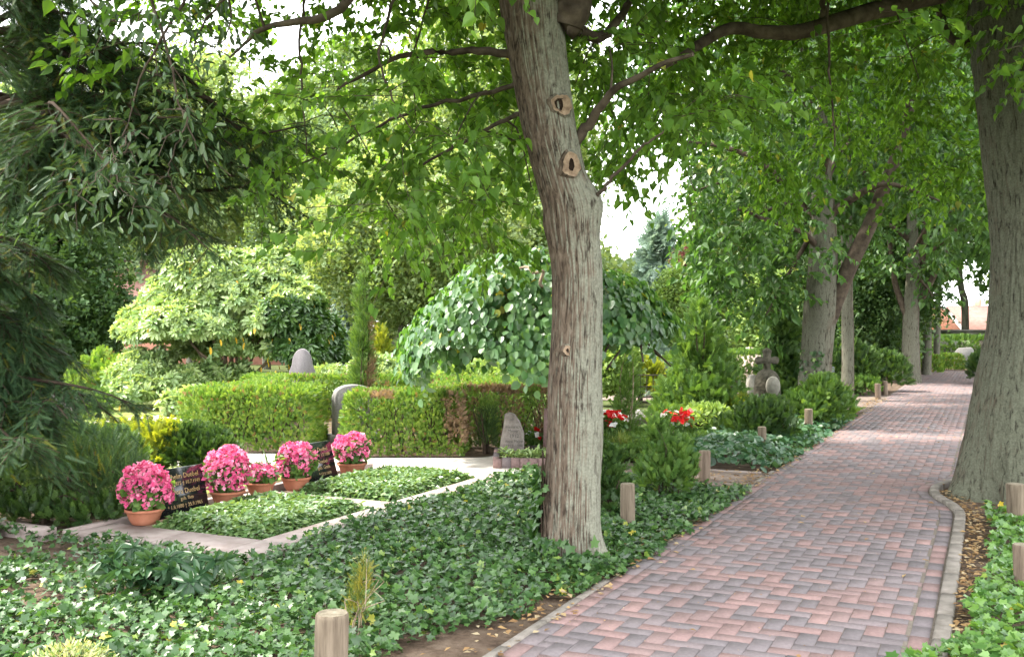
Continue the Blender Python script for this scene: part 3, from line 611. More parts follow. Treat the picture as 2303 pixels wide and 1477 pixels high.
for (x, y, s, d, hx, hz, ho) in ((1284, 372, 23, 6.725, .75, 1.35, 0.), (1262, 236, 22, 6.722, 1.0, 1.6, -.3), (1276, 788, 10, 6.722, .8, 1., 0.)):
    a = W(x, y, d); s = s*k1; M = frame(a, .35); mb = MB(); th = np.linspace(0, 2*math.pi, 24, endpoint=False); prof = [(1.45, .07), (1.2, .0), (1., -.015), (.85, -.012), (.62, -.008), (.42, -.012), (.34, .0), (.2, .004)]
    wob = 1+.10*np.cos(th*2+1+x)+.07*np.cos(th*3+y)+.06*rng.normal(size=24); v = np.concatenate([np.stack([r*np.cos(th)*s*wob*(hx if r < .45 else 1)+(ho*s if r < .45 else 0), np.full(24, yy*s/.075), r*np.sin(th)*s*wob*(hz if r < .45 else 1.08)], -1) for r, yy in prof]); n = len(prof)
    mb.add(M(v), [(i*24+j, i*24+(j+1) % 24, (i+1)*24+(j+1) % 24, (i+1)*24+j) for i in range(2, 5) for j in range(24)], .5, 0)
    mb.add(M(v), [(i*24+j, i*24+(j+1) % 24, (i+1)*24+(j+1) % 24, (i+1)*24+j) for i in range(2) for j in range(24)], .5, 2)
    mb.add(M(v), [(i*24+j, i*24+(j+1) % 24, (i+1)*24+(j+1) % 24, (i+1)*24+j) for i in range(5, n-1) for j in range(24)]+[tuple(range((n-1)*24, n*24))], .5, 1)
    mb.build('branch_scar', [M_scar, M_hole, B_lime], t1, True)
# ivy climbing its foot
n = 330; zz = .02+.62*rng.random(n)**1.5; an = math.pi+rng.normal(size=n)*.45-.5; an[zz < .2] += rng.uniform(-.6, 2.2, (zz < .2).sum()); rr_ = .215+.03*rng.random(n)+.05*np.clip(1-zz/.3, 0, 1)
cc = np.array([np.interp(zz, [p[2] for p in p1[:8]], [p[i] for p in p1[:8]]) for i in (0, 1)]).T
pos = np.stack([cc[:, 0]+np.cos(an)*rr_, cc[:, 1]+np.sin(an)*rr_, zz], -1); no = np.stack([np.cos(an), np.sin(an), .25+0*an], -1)
ti = thing('climbing_ivy', 'dark ivy creeping up the left foot of the pale scarred lime trunk', 'ivy', (.35, 6.7, 0)); mb = MB(); scatter(mb, IVY, pos, no*.3+rng.normal(size=(n, 3))*.5+[0, 0, -.5], no+rng.normal(size=(n, 3))*.25, rng.uniform(.045, .085, n)); mb.build('leaves', L_ivy, ti)
mb = MB()
for a in (2.5, 2.9, 3.3, 3.6): z = np.linspace(0, .75, 9); tube(mb, np.stack([np.interp(z, [p[2] for p in p1[:8]], [p[0] for p in p1[:8]])+np.cos(a+.15*np.sin(z*9))*.212, 6.9+np.sin(a+.15*np.sin(z*9))*.212, z], -1), .006, 5)
mb.build('stem', B_dark, ti, True)
# ---------------------------------------------------------------- big old lime at the right edge
D2 = 9.6; k2 = D2/F; t2p = [W(2310, 1165, D2), W(2310, 1110, D2), W(2308, 1030, D2), W(2310, 900, D2), W(2316, 740, D2), W(2316, 560, D2), W(2312, 380, D2), W(2305, 200, D2), W(2300, 40, D2), W(2298, -150, D2), W(2310, -500, D2), W(2330, -900, D2)]
t2r = np.array([185, 160, 138, 112, 90, 84, 88, 98, 112, 105, 70, 30])*k2
def fl2(cx, sn, z, r): f = np.clip(1-z/.7, 0, 1)**1.6; a = np.arctan2(sn, cx); return f*.07*(np.cos(a*4+.9)+.6*np.cos(a*7+2))
m2 = furrowed(t2p, t2r, B_lime2, 190, 420, .022, 57, fl2, 11.)
n_ = 3400; c2 = ell(n_, (4.9, 9.9, 7.0), (4.2, 4.2, 5.0)); px, py = pix(c2)
ev = env(px, [(1500, 60), (1700, 120), (1900, 130), (2080, 220), (2200, 390), (2215, 120), (2400, 150), (2700, 300)])+rng.normal(size=n_)*25; ok = (c2[:, 1] > 6.4) & ((py < ev) | ((c2[:, 1] > 11) & (py < 480)))
ok &= np.where(py > -160, rng.random(n_) < .62, rng.random(n_) < .5); ok &= ~((px > 2100) & (px < 2215) & (py > 130) & (py < 290) & (rng.random(n_) < .85)); ok &= ~((px > 1470) & (px < 2140) & (py > -90) & (py < 200) & (c2[:, 1] < 9.3)) | (rng.random(n_) < .05); c2 = c2[ok]
lim2 = [([W(2296, -190, 9.5), W(2190, -45, 9.2), W(2050, 4, 8.9), W(1960, 24, 8.7), W(1880, 50, 8.5), W(1800, 73, 8.4), W(1720, 72, 8.3), W(1650, 62, 8.2), W(1600, 82, 8.1), W(1548, 116, 8.0), W(1490, 150, 7.9)], .10, .03),
        ([W(1850, 55, 8.5), W(1855, -40, 8.4), W(1880, -160, 8.3)], .03, .015), ([W(1860, -120, 8.3), W(1862, 60, 8.2), W(1868, 200, 8.1), W(1878, 330, 8.0)], .014, .006), ([W(2290, 60, 9.6), W(2160, 100, 9.8), W(2110, 20, 10), W(2090, -80, 10.2)], .05, .03),
        ([W(2320, 200, 9.5), W(2480, 60, 9.2), W(2600, -100, 9)], .12, .05)]
t2, _ = tree('lime_tree', 'thick old lime tree with deeply furrowed bark and flared foot at the right kerb', t2p, t2r, c2, 52, .07, .24, L_lime, B_lime2, sprays=4, tmesh=m2, limbs=lim2, nl=14, limbsel=lambda c: pix(c)[1] < -120, fork=.8, big=big1, group='lime trees along the path', lr=.25)
# ---------------------------------------------------------------- limes further up the path
def lime(label, d, tr, hw_, cc, cr, n, lim=(), per=30, size=.12, keep=None, spread=.3, mat=None, bark=None):
    c = ell(n, cc, cr, .25)
    if keep is not None: c = c[keep(c)]
    return tree('lime_tree', label, [W(x, y, d) for x, y in tr], [h*d/F for h in hw_], c, per, size, spread, mat or L_lime2, bark or B_gen, limbs=[([W(x, y, d+e) for x, y, e in q], a*d/F, b*d/F) for q, a, b in lim], group='lime trees along the path', fork=.6, nl=12, lr=.35, sprays=4)
def k3(c):
    px, py = pix(c); return (py < env(px, [(1480, 470), (1560, 640), (1640, 720), (1760, 740), (1800, 640), (1860, 600), (1990, 420), (2100, 500)])+rng.normal(size=len(c))*25) & ~((px < 1560) & (py > 330)) & ~((px > 1862) & (px < 2110) & (py > 230) & (c[:, 1] < 18.7))
lime('lime tree forking low with an ivy wrapped foot, behind the bushy left border', 18, [(1830, 950), (1832, 880), (1838, 800), (1842, 740), (1846, 690), (1850, 600), (1852, 500), (1845, 400), (1840, 280), (1835, 120), (1840, -100)], [42, 36, 33, 34, 38, 32, 26, 23, 20, 15, 6], (4.9, 18.2, 5.3), (3.1, 2.8, 3.6), 640,
     [([(1862, 720, 0), (1885, 660, -.1), (1915, 590, -.2), (1955, 510, -.3), (1990, 420, -.4), (2020, 340, -.4), (2050, 230, -.5), (2085, 90, -.6)], 21, 10), ([(1845, 560, 0), (1800, 520, -.4), (1740, 500, -.8), (1660, 470, -1.)], 8, 3)], 34, .125, k3, .3)
n = 260; zz = .1+1.1*rng.random(n)**1.3; an = rng.uniform(-3.3, 0.2, n); pos = np.stack([5.47+np.cos(an)*.30, 18+np.sin(an)*.30, zz], -1); no = np.stack([np.cos(an), np.sin(an), .2+0*an], -1); mb = MB()
ti = thing('climbing_ivy', 'thin ivy climbing the forked lime trunk above the border shrubs', 'ivy', (5.47, 18, 0)); scatter(mb, IVY, pos, rng.normal(size=(n, 3))*.5+[0, 0, .3], no+rng.normal(size=(n, 3))*.3, rng.uniform(.04, .08, n)); mb.build('leaves', L_ivy, ti)
k4 = lambda lo: (lambda c: (pix(c)[1] < lo+rng.normal(size=len(c))*25))
lime('slim straight lime tree just behind the forked one at the path junction', 22.2, [(1906, 915), (1906, 895), (1906, 800), (1905, 650), (1903, 480), (1902, 300), (1900, 50), (1895, -150)], [20, 15, 13.5, 13, 13, 12, 9, 4], (7.6, 22.6, 7.2), (2.6, 2.6, 4.2), 330, (), 30, .14, k4(470), .32)
lime('many stemmed lime tree at the path side, past the low clipped yew shrub', 29.5, [(2050, 872), (2050, 858), (2049, 800), (2048, 740), (2050, 680), (2054, 600), (2050, 480), (2045, 300), (2040, 100)], [26, 22, 19, 19, 18, 14, 11, 8, 4], (11.6, 29.7, 7.4), (3.3, 3.2, 5.2), 420,
     [([(2044, 720, 0), (2028, 680, .1), (2012, 630, .2), (2000, 540, .3)], 9, 5), ([(2056, 700, 0), (2085, 650, -.2), (2110, 600, -.3), (2140, 540, -.5), (2165, 480, -.5)], 8, 4), ([(2055, 690, 0), (2074, 600, 0), (2078, 480, 0), (2075, 350, 0)], 8, 4)], 28, .17, k4(640), .36)
lime('dark leaning lime trunk half hidden behind the many stemmed one', 36, [(2020, 838), (2016, 800), (2010, 740), (2004, 690), (2000, 600), (2000, 400), (2000, 150)], [13, 12, 11, 10, 9, 8, 4], (13.6, 36, 8), (3., 3., 5.4), 240, (), 24, .2, k4(660), .4, bark=B_dark)
lime('grey upright lime tree behind the many stemmed one, near the end of the path', 34.6, [(2083, 850), (2084, 830), (2085, 750), (2086, 650), (2086, 500), (2086, 250), (2086, 50)], [13, 10, 9.5, 9, 8, 6, 3], (14.6, 34.8, 8.2), (2.8, 2.8, 5.2), 240, (), 24, .2, k4(660), .4)
lime('thin pale lime tree beside the hedge at the far end of the path', 38, [(2106, 840), (2107, 820), (2108, 740), (2110, 650), (2108, 500), (2108, 300)], [8, 7, 7, 6, 5, 3], (16.2, 38.2, 8.5), (2.6, 2.6, 5), 170, (), 24, .2, k4(650), .4)
lime('lime tree beyond the thick old one, its crown arching over the path', 21, [(2470, 900), (2468, 740), (2460, 500), (2455, 250), (2450, -100)], [30, 25, 22, 18, 8], (11.3, 21.2, 6.6), (3.9, 3.6, 4.2), 520, (), 32, .14, lambda c: (pix(c)[1] < env(pix(c)[0], [(1990, 300), (2060, 430), (2200, 600), (2500, 650)])+rng.normal(size=len(c))*25), .32)
lime('lime tree on the far right side of the path, beyond the bend', 31, [(2330, 860), (2330, 700), (2325, 450), (2320, 200)], [20, 16, 12, 5], (15.7, 31.2, 8), (3.4, 3.2, 5.4), 340, (), 26, .18, lambda c: (pix(c)[1] < env(pix(c)[0], [(2030, 560), (2130, 600), (2260, 660)])+rng.normal(size=len(c))*15), .38)
# ================================================================ wooden bollards
M_wood = solid('weathered_wood', [(.075, .057, .041), (.145, .115, .083), (.205, .165, .122)], 3., .85, .15, .004, 14., 8., 'Object', (14, 14, 1.2))
M_wood2 = solid('grey_wood', [(.085, .06, .045), (.16, .12, .09), (.22, .17, .13)], 3., .85, .15, .004, 14., 8., 'Object', (14, 14, 1.2))
M_end = solid('end_grain', [(.11, .095, .068), (.2, .172, .126), (.255, .222, .167)], 24., .9, .1, .003, 60.)
def bollard(label, x, y, dia, h, mat, lean=0.):
    t = thing('wooden_bollard', label, 'bollard', (x, y, 0), 'bollards along the brick path'); r = dia/2; b = np.array([x, y, 0])
    mb = MB(); z = np.array([-.08, 0, .1, .2, .3, .4, .5, .6, .7, .8, .9, .955, .985, 1.])*h; ra = np.array([1, 1.02, 1., 1.01, .99, 1., .99, 1., 1., .99, .99, .985, .955, .9])*r
    th = np.linspace(0, 2*math.pi, 40, endpoint=False); cr = (np.abs(np.angle(np.exp(1j*(th-rng.uniform(-2.2, -1))))) < .09)
    dr = 1+.03*(vnoise(np.stack([np.cos(th)*2+x*9, np.sin(th)*2, 0*th], -1), 5)-.5)
    v = np.stack([b[0]+lean*z[:, None]+np.cos(th)*dr*(ra[:, None]-.007*cr[None]), b[1]+np.sin(th)*dr*(ra[:, None]-.007*cr[None]), np.repeat(z[:, None], 40, 1)], -1); n = len(z)
    mb.add(v.reshape(-1, 3), [(i*40+j, i*40+(j+1) % 40, (i+1)*40+(j+1) % 40, (i+1)*40+j) for i in range(n-1) for j in range(40)]); mb.build('post', mat, t, True)
    e = MB(); rings = [v[-1]]+[np.concatenate([v[-1, :, :2]*q+(1-q)*v[-1, :, :2].mean(0), np.full((40, 1), h+.004*(1-q)-(.002 if i % 2 else 0))], 1) for i, q in enumerate((.93, .8, .66, .5, .34, .18))]
    e.add(np.concatenate(rings), [(i*40+j, i*40+(j+1) % 40, (i+1)*40+(j+1) % 40, (i+1)*40+j) for i in range(6) for j in range(40)]+[tuple(range(240, 280))]); e.build('end_grain', M_end, t)
for a in [('pale round bollard nearest the viewer, cracked top, standing alone in the ivy', -.793, 4.37, .147, .36, M_wood),
          ('split wooden bollard right beside the pale scarred lime trunk', .92, 7.95, .118, .37, M_wood),
          ('brown bollard with an ivy sprig at the bare soil side path', 1.97, 10.25, .12, .35, M_wood2),
          ('weathered bollard tucked against the left border bush', 3.24, 12.95, .108, .33, M_wood),
          ('pale squared looking bollard in front of the leafy border bush', 4.58, 15.45, .125, .36, M_wood),
          ('tall bollard in front of the slim tree at the path junction', 6.23, 18.75, .13, .56, M_wood),
          ('dark brown bollard past the junction, nearer one of the far pair', 8.38, 22.9, .13, .34, M_wood2),
          ('olive brown bollard past the junction, farther one of the far pair', 9.02, 24.2, .14, .34, M_wood2),
          ('yellowish bollard at the foot of the thick old lime tree', 4.14, 8.2, .145, .33, M_wood),
          ('dark bollard in the bright ivy at the lower right edge', 3.10, 6.03, .13, .30, M_wood2)]: bollard(*a, lean=rng.uniform(-.05, .05))
# ================================================================ stones
M_black = solid('polished_black_granite', [(.006, .006, .008), (.012, .012, .014), (.02, .02, .024)], 60., .12, .5)
M_grey = solid('grey_granite', [(.12, .115, .11), (.175, .167, .16), (.235, .225, .215)], 45., .7, .3, .002, 90., 8.)
M_lil = solid('lilac_granite', [(.12, .105, .112), (.165, .148, .155), (.21, .195, .2)], 60., .6, .3, .002, 120., 8.)
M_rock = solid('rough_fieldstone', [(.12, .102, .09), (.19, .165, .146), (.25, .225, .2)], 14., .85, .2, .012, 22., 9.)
M_tuff = solid('mossy_shaded_tuff', [(.035, .033, .024), (.07, .064, .048), (.115, .104, .082)], 11., .95, .1, .02, 20., 9.)  # moss, plus the shade around the cross put into the stone colour
M_lime_s = solid('shaded_limestone', [(.15, .14, .115), (.21, .197, .165), (.27, .255, .215)], 12., .8, .2, .003, 50.)  # darkened: shade over plaque and marker is put into the colour
M_pinkst = solid('pink_boulder', [(.45, .33, .28), (.58, .45, .38), (.65, .53, .46)], 8., .85, .2, .008, 20.)
M_redst = solid('red_brown_granite', [(.12, .07, .065), (.18, .11, .10), (.23, .15, .14)], 40., .4, .4)
M_goldl = solid('gold_lettering', [(.3, .19, .075), (.4, .26, .11)], 20., .5, .5)
M_bronze = solid('dark_lettering', [(.05, .045, .04), (.09, .08, .07)], 20., .6, .4)
def text(parent, s, size, M, mat, y, name='inscription'):
    for line, x, z, k in s:
        mb = MB(); cu = bpy.data.curves.new('lettering', 'FONT'); cu.body = line; cu.size = size*k; cu.align_x = 'CENTER'; cu.resolution_u = 2; cu.extrude = .0015
        ob = bpy.data.objects.new('lettering', cu); C.objects.link(ob); bpy.context.view_layer.update()
        me = bpy.data.meshes.new_from_object(ob.evaluated_get(bpy.context.evaluated_depsgraph_get())); bpy.data.objects.remove(ob)
        v = np.zeros(len(me.vertices)*3); me.vertices.foreach_get('co', v); v = v.reshape(-1, 3)
        mb.add(M(np.stack([v[:, 0]+x, y-v[:, 2], v[:, 1]+z], -1)), [tuple(p.vertices) for p in me.polygons]); bpy.data.meshes.remove(me); mb.build(name, mat, parent)
def stone(name, label, loc, rz, out, th, mat, tilt=0., lines=None, size=.05, lm=None, sock=None, wob=0., cat='gravestone', bev=.012):
    t = thing(name, label, cat, loc); M = frame(loc, rz, tilt); mb = MB(); o = np.array(out, float)
    if wob: o = o+rng.normal(size=o.shape)*wob*(o[:, 1:] > .02)
    prism(mb, o, th, M, bev=bev); mb.build('slab', mat, t)
    if sock: sb = MB(); box(sb, -sock[0]/2, sock[0]/2, -sock[1]/2, sock[1]/2, -.03, sock[2], M=frame(loc, rz)); sb.build('plinth', sock[3], t)
    if lines: text(t, lines, size, M, lm, -th/2-.001)
    return t
p = UR(6.46, -6.2)
stone('gravestone', 'low polished black headstone with two gold names between the left begonia bowls', (p[0], p[1], .02), YAW, [(-.31, 0), (.31, 0), (.31, .40), (-.31, .40)], .07, M_black, .22,
      [('Wilhelm Duebel', .03, .305, 1), ('* 18.5.1875 † 10.7.1949', .03, .25, .72), ('Dora Duebel', .06, .175, 1), ('geb. Ihm', .06, .12, .72), ('* 1.8.1880 † 25.9.1965', .03, .06, .72)], .062, M_goldl)
p = UR(8.36, -6.18)
stone('gravestone', 'tilted black headstone with gold lines between the two farther begonia bowls', (p[0], p[1], .02), YAW, [(-.31, 0), (.31, 0), (.31, .42), (-.31, .42)], .07, M_black, .28,
      [('Johann Duebel', .05, .32, .95), ('* 7.5.1905 † 1.7.1980', .05, .265, .72), ('Duebel', .1, .195, .9), ('geb. Grafe', .1, .135, .8), ('* 17.9.1909', .1, .07, .72)], .062, M_goldl)
def arch(w, h, rise, n=14, sh=0.):
    a = np.linspace(0, math.pi, n); return [(-w/2, 0), (w/2, 0)]+([(w/2, h-rise-sh)] if sh else [])+[((w/2-sh*.4)*math.cos(q), h-rise+rise*math.sin(q)) for q in a]+([(-w/2, h-rise-sh)] if sh else [])
stone('gravestone', 'tall round topped lilac grey headstone beside the big rhododendron', W(680, 852, 18.9)*[1, 1, 0], .12, arch(.47, 1.22, .3, 14, .12), .16, M_lil, 0., None, 0, None, (.6, .25, .12, M_grey))
stone('gravestone', 'thick grey headstone with curved top standing in the gap of the clipped hedge', (-2.27, 14.3, 0), .42, arch(.58, .80, .12, 14, .05), .2, M_grey, .0, None, 0, None, (.72, .3, .1, M_grey))
stone('gravestone', 'pale grey block headstone seen through the conifer twigs at the left', (-7.35, 16.2, 0), .25, [(-.27, 0), (.27, 0), (.27, .5), (.17, .56), (-.2, .56), (-.27, .5)], .22, M_grey, .04)
a = W(1150, 1020, 12.4)
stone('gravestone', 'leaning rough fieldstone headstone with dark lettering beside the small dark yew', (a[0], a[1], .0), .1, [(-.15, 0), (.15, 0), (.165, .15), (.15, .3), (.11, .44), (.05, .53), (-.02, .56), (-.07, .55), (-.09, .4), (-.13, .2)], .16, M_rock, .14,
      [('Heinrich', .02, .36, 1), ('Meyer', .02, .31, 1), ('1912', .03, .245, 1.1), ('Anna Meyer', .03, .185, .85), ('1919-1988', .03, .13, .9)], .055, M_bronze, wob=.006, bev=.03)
a = W(1252, 985, 12.9)
stone('gravestone', 'red brown headstone mostly hidden behind the scarred lime trunk', (a[0], a[1], 0), -.05, [(-.18, 0), (.18, 0), (.18, .54), (-.16, .57)], .12, M_redst, .03)
# bowl graves to the right of the trunk
stone('gravestone', 'dark slate headstone behind the ivy wrapped foot of the forked lime', W(1828, 905, 20.5)*[1, 1, 0], -.25, [(-.42, 0), (.42, 0), (.42, .82), (-.42, .80)], .12, solid('dark_slate', [(.06, .06, .075), (.09, .09, .11)], 8., .5, .4), .0)
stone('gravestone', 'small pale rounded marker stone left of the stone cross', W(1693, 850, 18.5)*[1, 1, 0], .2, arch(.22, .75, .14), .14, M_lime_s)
a = W(2168, 830, 41); stone('gravestone', 'grey slanted headstone above the low hedge at the far end of the path', (a[0], a[1], 0), -.3, [(-.36, 0), (.36, 0), (.36, .72), (.26, .84), (-.2, .8), (-.36, .62)], .2, M_grey)
a = W(1686, 792, 27); t = thing('boulder', 'pink rounded boulder showing above the hedge behind the stone cross', 'boulder', (a[0], a[1], 0)); mb = MB()
lathe(mb, [(.36, -.05), (.42, .2), (.42, .45), (.38, .75), (.28, .95), (.15, 1.07), (.02, 1.1)], (a[0], a[1], 0), 18); mb.build('stone', M_pinkst, t, True)
# stone cross on a tuff block with an oval plaque
a = W(1725, 905, 17.2)*[1, 1, 0]; t = thing('stone_cross', 'stone cross on a mossy rock base with a pale oval plaque', 'cross', tuple(a)); M = frame(a, .12)
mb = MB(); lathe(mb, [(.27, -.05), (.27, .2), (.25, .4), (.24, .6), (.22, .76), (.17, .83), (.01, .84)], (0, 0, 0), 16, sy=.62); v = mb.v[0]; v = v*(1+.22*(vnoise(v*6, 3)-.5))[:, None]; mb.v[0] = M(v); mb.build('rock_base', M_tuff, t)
mb = MB()
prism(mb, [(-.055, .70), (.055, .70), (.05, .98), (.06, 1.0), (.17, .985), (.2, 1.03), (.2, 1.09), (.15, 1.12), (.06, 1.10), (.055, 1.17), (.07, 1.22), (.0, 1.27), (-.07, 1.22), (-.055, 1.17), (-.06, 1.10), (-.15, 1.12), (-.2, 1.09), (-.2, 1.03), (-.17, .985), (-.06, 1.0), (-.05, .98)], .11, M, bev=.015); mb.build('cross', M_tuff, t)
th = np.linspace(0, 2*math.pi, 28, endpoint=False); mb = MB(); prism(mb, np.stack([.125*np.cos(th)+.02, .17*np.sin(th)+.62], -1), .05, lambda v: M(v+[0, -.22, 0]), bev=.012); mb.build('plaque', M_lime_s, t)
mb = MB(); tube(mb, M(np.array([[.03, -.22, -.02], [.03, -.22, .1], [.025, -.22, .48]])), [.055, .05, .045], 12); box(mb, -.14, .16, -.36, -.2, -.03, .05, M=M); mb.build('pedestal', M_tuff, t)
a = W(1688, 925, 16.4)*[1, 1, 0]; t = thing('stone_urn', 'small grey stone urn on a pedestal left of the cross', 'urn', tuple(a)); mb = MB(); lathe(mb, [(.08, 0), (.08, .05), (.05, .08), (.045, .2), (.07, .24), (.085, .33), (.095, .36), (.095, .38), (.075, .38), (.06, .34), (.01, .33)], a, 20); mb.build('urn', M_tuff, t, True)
# ================================================================ planted bowls
M_terra = solid('terracotta', [(.24, .085, .045), (.34, .13, .075), (.42, .18, .11)], 6., .8, .2, .002, 40.)
M_greyb = solid('grey_bowl', [(.14, .13, .13), (.2, .19, .19)], 12., .8, .2)
def flower_bowl(label, loc, r, h, fr, fz, fh, n, pet=(L_pink,), pot=M_terra, name='begonia_bowl', group='begonia bowls by the black headstones', psize=.022, leafn=420, low=.3):
    t = thing(name, label, 'potted flowers', tuple(loc), group); c = np.asarray(loc, float); mb = MB()
    lathe(mb, [(.62*r, 0), (.66*r, .004), (.80*r, .3*h), (.93*r, .75*h), (.96*r, .8*h), (1.03*r, .82*h), (1.04*r, 1.*h), (.97*r, 1.0*h), (.93*r, .86*h), (.01, .86*h)], c, 36)
    b = mb.build('bowl', pot, t, True)
    lf = MB(); d = rdir(leafn); d[:, 2] = d[:, 2]*.6-.12; d = nrm(d); q = c+[0, 0, fz]+d*np.array([fr*.92, fr*.92, fh*.8])*(.45+.5*rng.random((leafn, 1))); q[:, 2] = np.maximum(q[:, 2], c[2]+.9*h)
    scatter(lf, ROUND, q, d+rng.normal(size=(leafn, 3))*.5-[0, 0, .2], d*.6+[0, 0, .7]+rng.normal(size=(leafn, 3))*.4, rng.uniform(.04, .085, leafn)); lf.build('leaves', L_mid if n > 0 else L_dark, t)
    sb = MB(); stems_to(sb, c+[0, 0, .85*h], c+[0, 0, fz]+rdir(14)*[fr*.6, fr*.6, fh*.4]+[0, 0, fh*.3], .007, .004); sb.build('stem', L_mid, t, True)
    fb = MB(); d = rdir(n); d[:, 2] = np.where(d[:, 2] < -low-.35*rng.random(n), -d[:, 2], d[:, 2]); q = c+[0, 0, fz]+d*np.array([fr, fr, fh])*(1-.3*rng.random((n, 1))**2)*(.72+.5*vnoise(d*2.6+c*3, 8))[:, None]
    k = rng.integers(0, len(pet), n)
    for i in range(len(pet)):
        s = k == i; scatter(fb, FLOWER, q[s], rdir(s.sum()), d[s]+rng.normal(size=(s.sum(), 3))*.5+[0, -.2, .2], psize*rng.uniform(.65, 1.25, s.sum()), m=i)
    fb.build('blossoms', list(pet), t); return t
def bp(u, r): return UR(u, r, .035)
flower_bowl('leftmost pink begonia bowl, left of the black two-name headstone', bp(5.98, -6.13), .148, .125, .215, .265, .205, 1150)
flower_bowl('tallest pink begonia bowl, right of the left black headstone', bp(6.95, -6.13), .15, .125, .21, .285, .225, 1200)
flower_bowl('smallest and lowest pink begonia bowl, between the two headstones', bp(7.48, -6.2), .135, .125, .15, .20, .10, 420, psize=.02, leafn=170)
flower_bowl('bushy pink begonia bowl partly hiding the tilted black headstone', bp(7.86, -6.08), .14, .13, .2, .27, .205, 1150)
flower_bowl('farthest pink begonia bowl, right of the tilted black headstone', bp(8.95, -6.18), .155, .13, .2, .265, .19, 1100)
a = G(1378, 1012); flower_bowl('red and white begonias with one large white bloom, just right of the trunk', a, .12, .1, .2, .36, .14, 26, (L_red, L_red, L_white), M_greyb, 'flower_bowl', 'red flower bowls on the shaded graves', .075, 240, .1)
a = G(1522, 992); flower_bowl('red begonias with a single white bloom in a grey bowl', a, .15, .11, .25, .27, .2, 24, (L_red, L_red, L_red, L_white), M_greyb, 'flower_bowl', 'red flower bowls on the shaded graves', .08, 300, .2)
a = G(1203, 1010); flower_bowl('small red and white flowers beside the red brown headstone', a, .08, .06, .12, .14, .12, 5, (L_red, L_white), M_greyb, 'flower_bowl', 'red flower bowls on the shaded graves', .06, 110, .1)
a = W(1670, 905, 17); a[2] = 0; flower_bowl('distant orange red flowers left of the stone cross', a, .12, .1, .15, .26, .1, 16, (L_red,), M_greyb, 'flower_bowl', 'red flower bowls on the shaded graves', .07, 80, .1)
# ================================================================ planted graves
def bed(label, u0, u1, r0, r1, h, n, size, mat, tpl=SMALL, frame_=None, soft=.06):
    t = thing('grave_bed', label, 'grave bed', tuple(UR((u0+u1)/2, (r0+r1)/2)))
    g_ = 26; a, b = np.meshgrid(np.linspace(u0+.03, u1-.03, g_), np.linspace(r0+.03, r1-.03, g_), indexing='ij'); e = np.minimum(np.minimum(a-u0, u1-a), np.minimum(b-r0, r1-b))
    z = (h-.03)*np.clip(e/.13, 0, 1)**.5+.02*(vnoise(np.stack([a*6, b*6, 0*a], -1), 2)-.5)-.012; mb = MB()
    mb.add(UR(a, b, z).reshape(-1, 3), np.array([(i*g_+j, i*g_+j+1, (i+1)*g_+j+1, (i+1)*g_+j) for i in range(g_-1) for j in range(g_-1)])); mb.build('soil', M_soil, t)
    u, r = rng.uniform(u0-.02, u1+.02, n), rng.uniform(r0-.02, r1+.02, n); wv = .05*(vnoise(np.stack([u*3, r*3, 0*u], -1), 6)-.5)
    e = np.minimum(np.minimum(u-u0, u1-u), np.minimum(r-r0, r1-r))+wv+.03; k = e > 0; u, r, e = u[k], r[k], e[k]; n = len(u)
    z = h*np.clip(e/.12, 0, 1)**.5*(.88+.28*vnoise(np.stack([u*5, r*5, 0*u], -1), 7)); sd = np.clip(1-e/.12, 0, 1)
    side = np.zeros((n, 3)); cu, cr_ = (u-(u0+u1)/2)/(u1-u0), (r-(r0+r1)/2)/(r1-r0); w_ = np.abs(cu) > np.abs(cr_)
    side[:, :2] = np.where(w_[:, None], np.sign(cu)[:, None]*U, np.sign(cr_)[:, None]*R_)
    p = UR(u, r, np.maximum(.006, z*(1-(.75*rng.random(n)*sd))-.03*rng.random(n))); no = np.array([0, 0, 1.])+side*sd[:, None]*1.1+rng.normal(size=(n, 3))*.42
    mb = MB(); scatter(mb, tpl, p, np.concatenate([rdir(n)[:, :2], rng.normal(-.1, .3, (n, 1))], 1)+side*.3, no, size*rng.uniform(.7, 1.25, n)); mb.build('ground_cover', mat, t); return t
bed('nearest grave bed filled with low pale green leaves, in front of the left headstone', 5.97, 7.33, -6.0, -4.94, .115, 9500, .058, L_bed)
bed('second grave bed of pale leaves, in front of the tilted headstone', 7.8, 9.35, -6.0, -4.94, .115, 9500, .058, L_bed)
bed('shaded grave bed of low grey green creeper behind the soil side path', 11.5, 14.2, -5.0, -3.2, .12, 5200, .08, L_mid, TUFT)
a = G(1155, 1050); t = thing('brick_edged_grave', 'small grave edged with upright reddish bricks below the fieldstone headstone', 'grave bed', (a[0], a[1], 0)); mb = MB()
for i in range(11): x = -.22+i*.105; box(mb, x, x+.1, a[1], a[1]+.07, -.03, .10+rng.normal()*.004, rng.random()*.4+.5)
for i in range(9): y = a[1]+.075+i*.105; box(mb, -.22, -.15, y, y+.1, -.03, .10, rng.random())
mb.build('brick_edging', M_brick, t); mb = MB(); box(mb, -.15, .9, a[1]+.07, 12.6, -.03, .07); mb.build('soil', M_soil, t)
n = 420; pp = np.stack([rng.uniform(-.13, .85, n), rng.uniform(a[1]+.1, 12.2, n), .07+.06*rng.random(n)], -1); mb = MB(); scatter(mb, OVAL, pp, rdir(n)*[1, 1, .3]+[0, 0, .4], np.array([0, 0, 1.])+rng.normal(size=(n, 3))*.5, rng.uniform(.06, .12, n)); mb.build('low_plants', L_rhodo, t)
t = thing('grave_kerb', 'pale stone kerb frame of an empty grave behind the red begonias', 'grave border', tuple(G(1440, 950))); a = G(1440, 950); M = frame(a, .5); mb = MB()
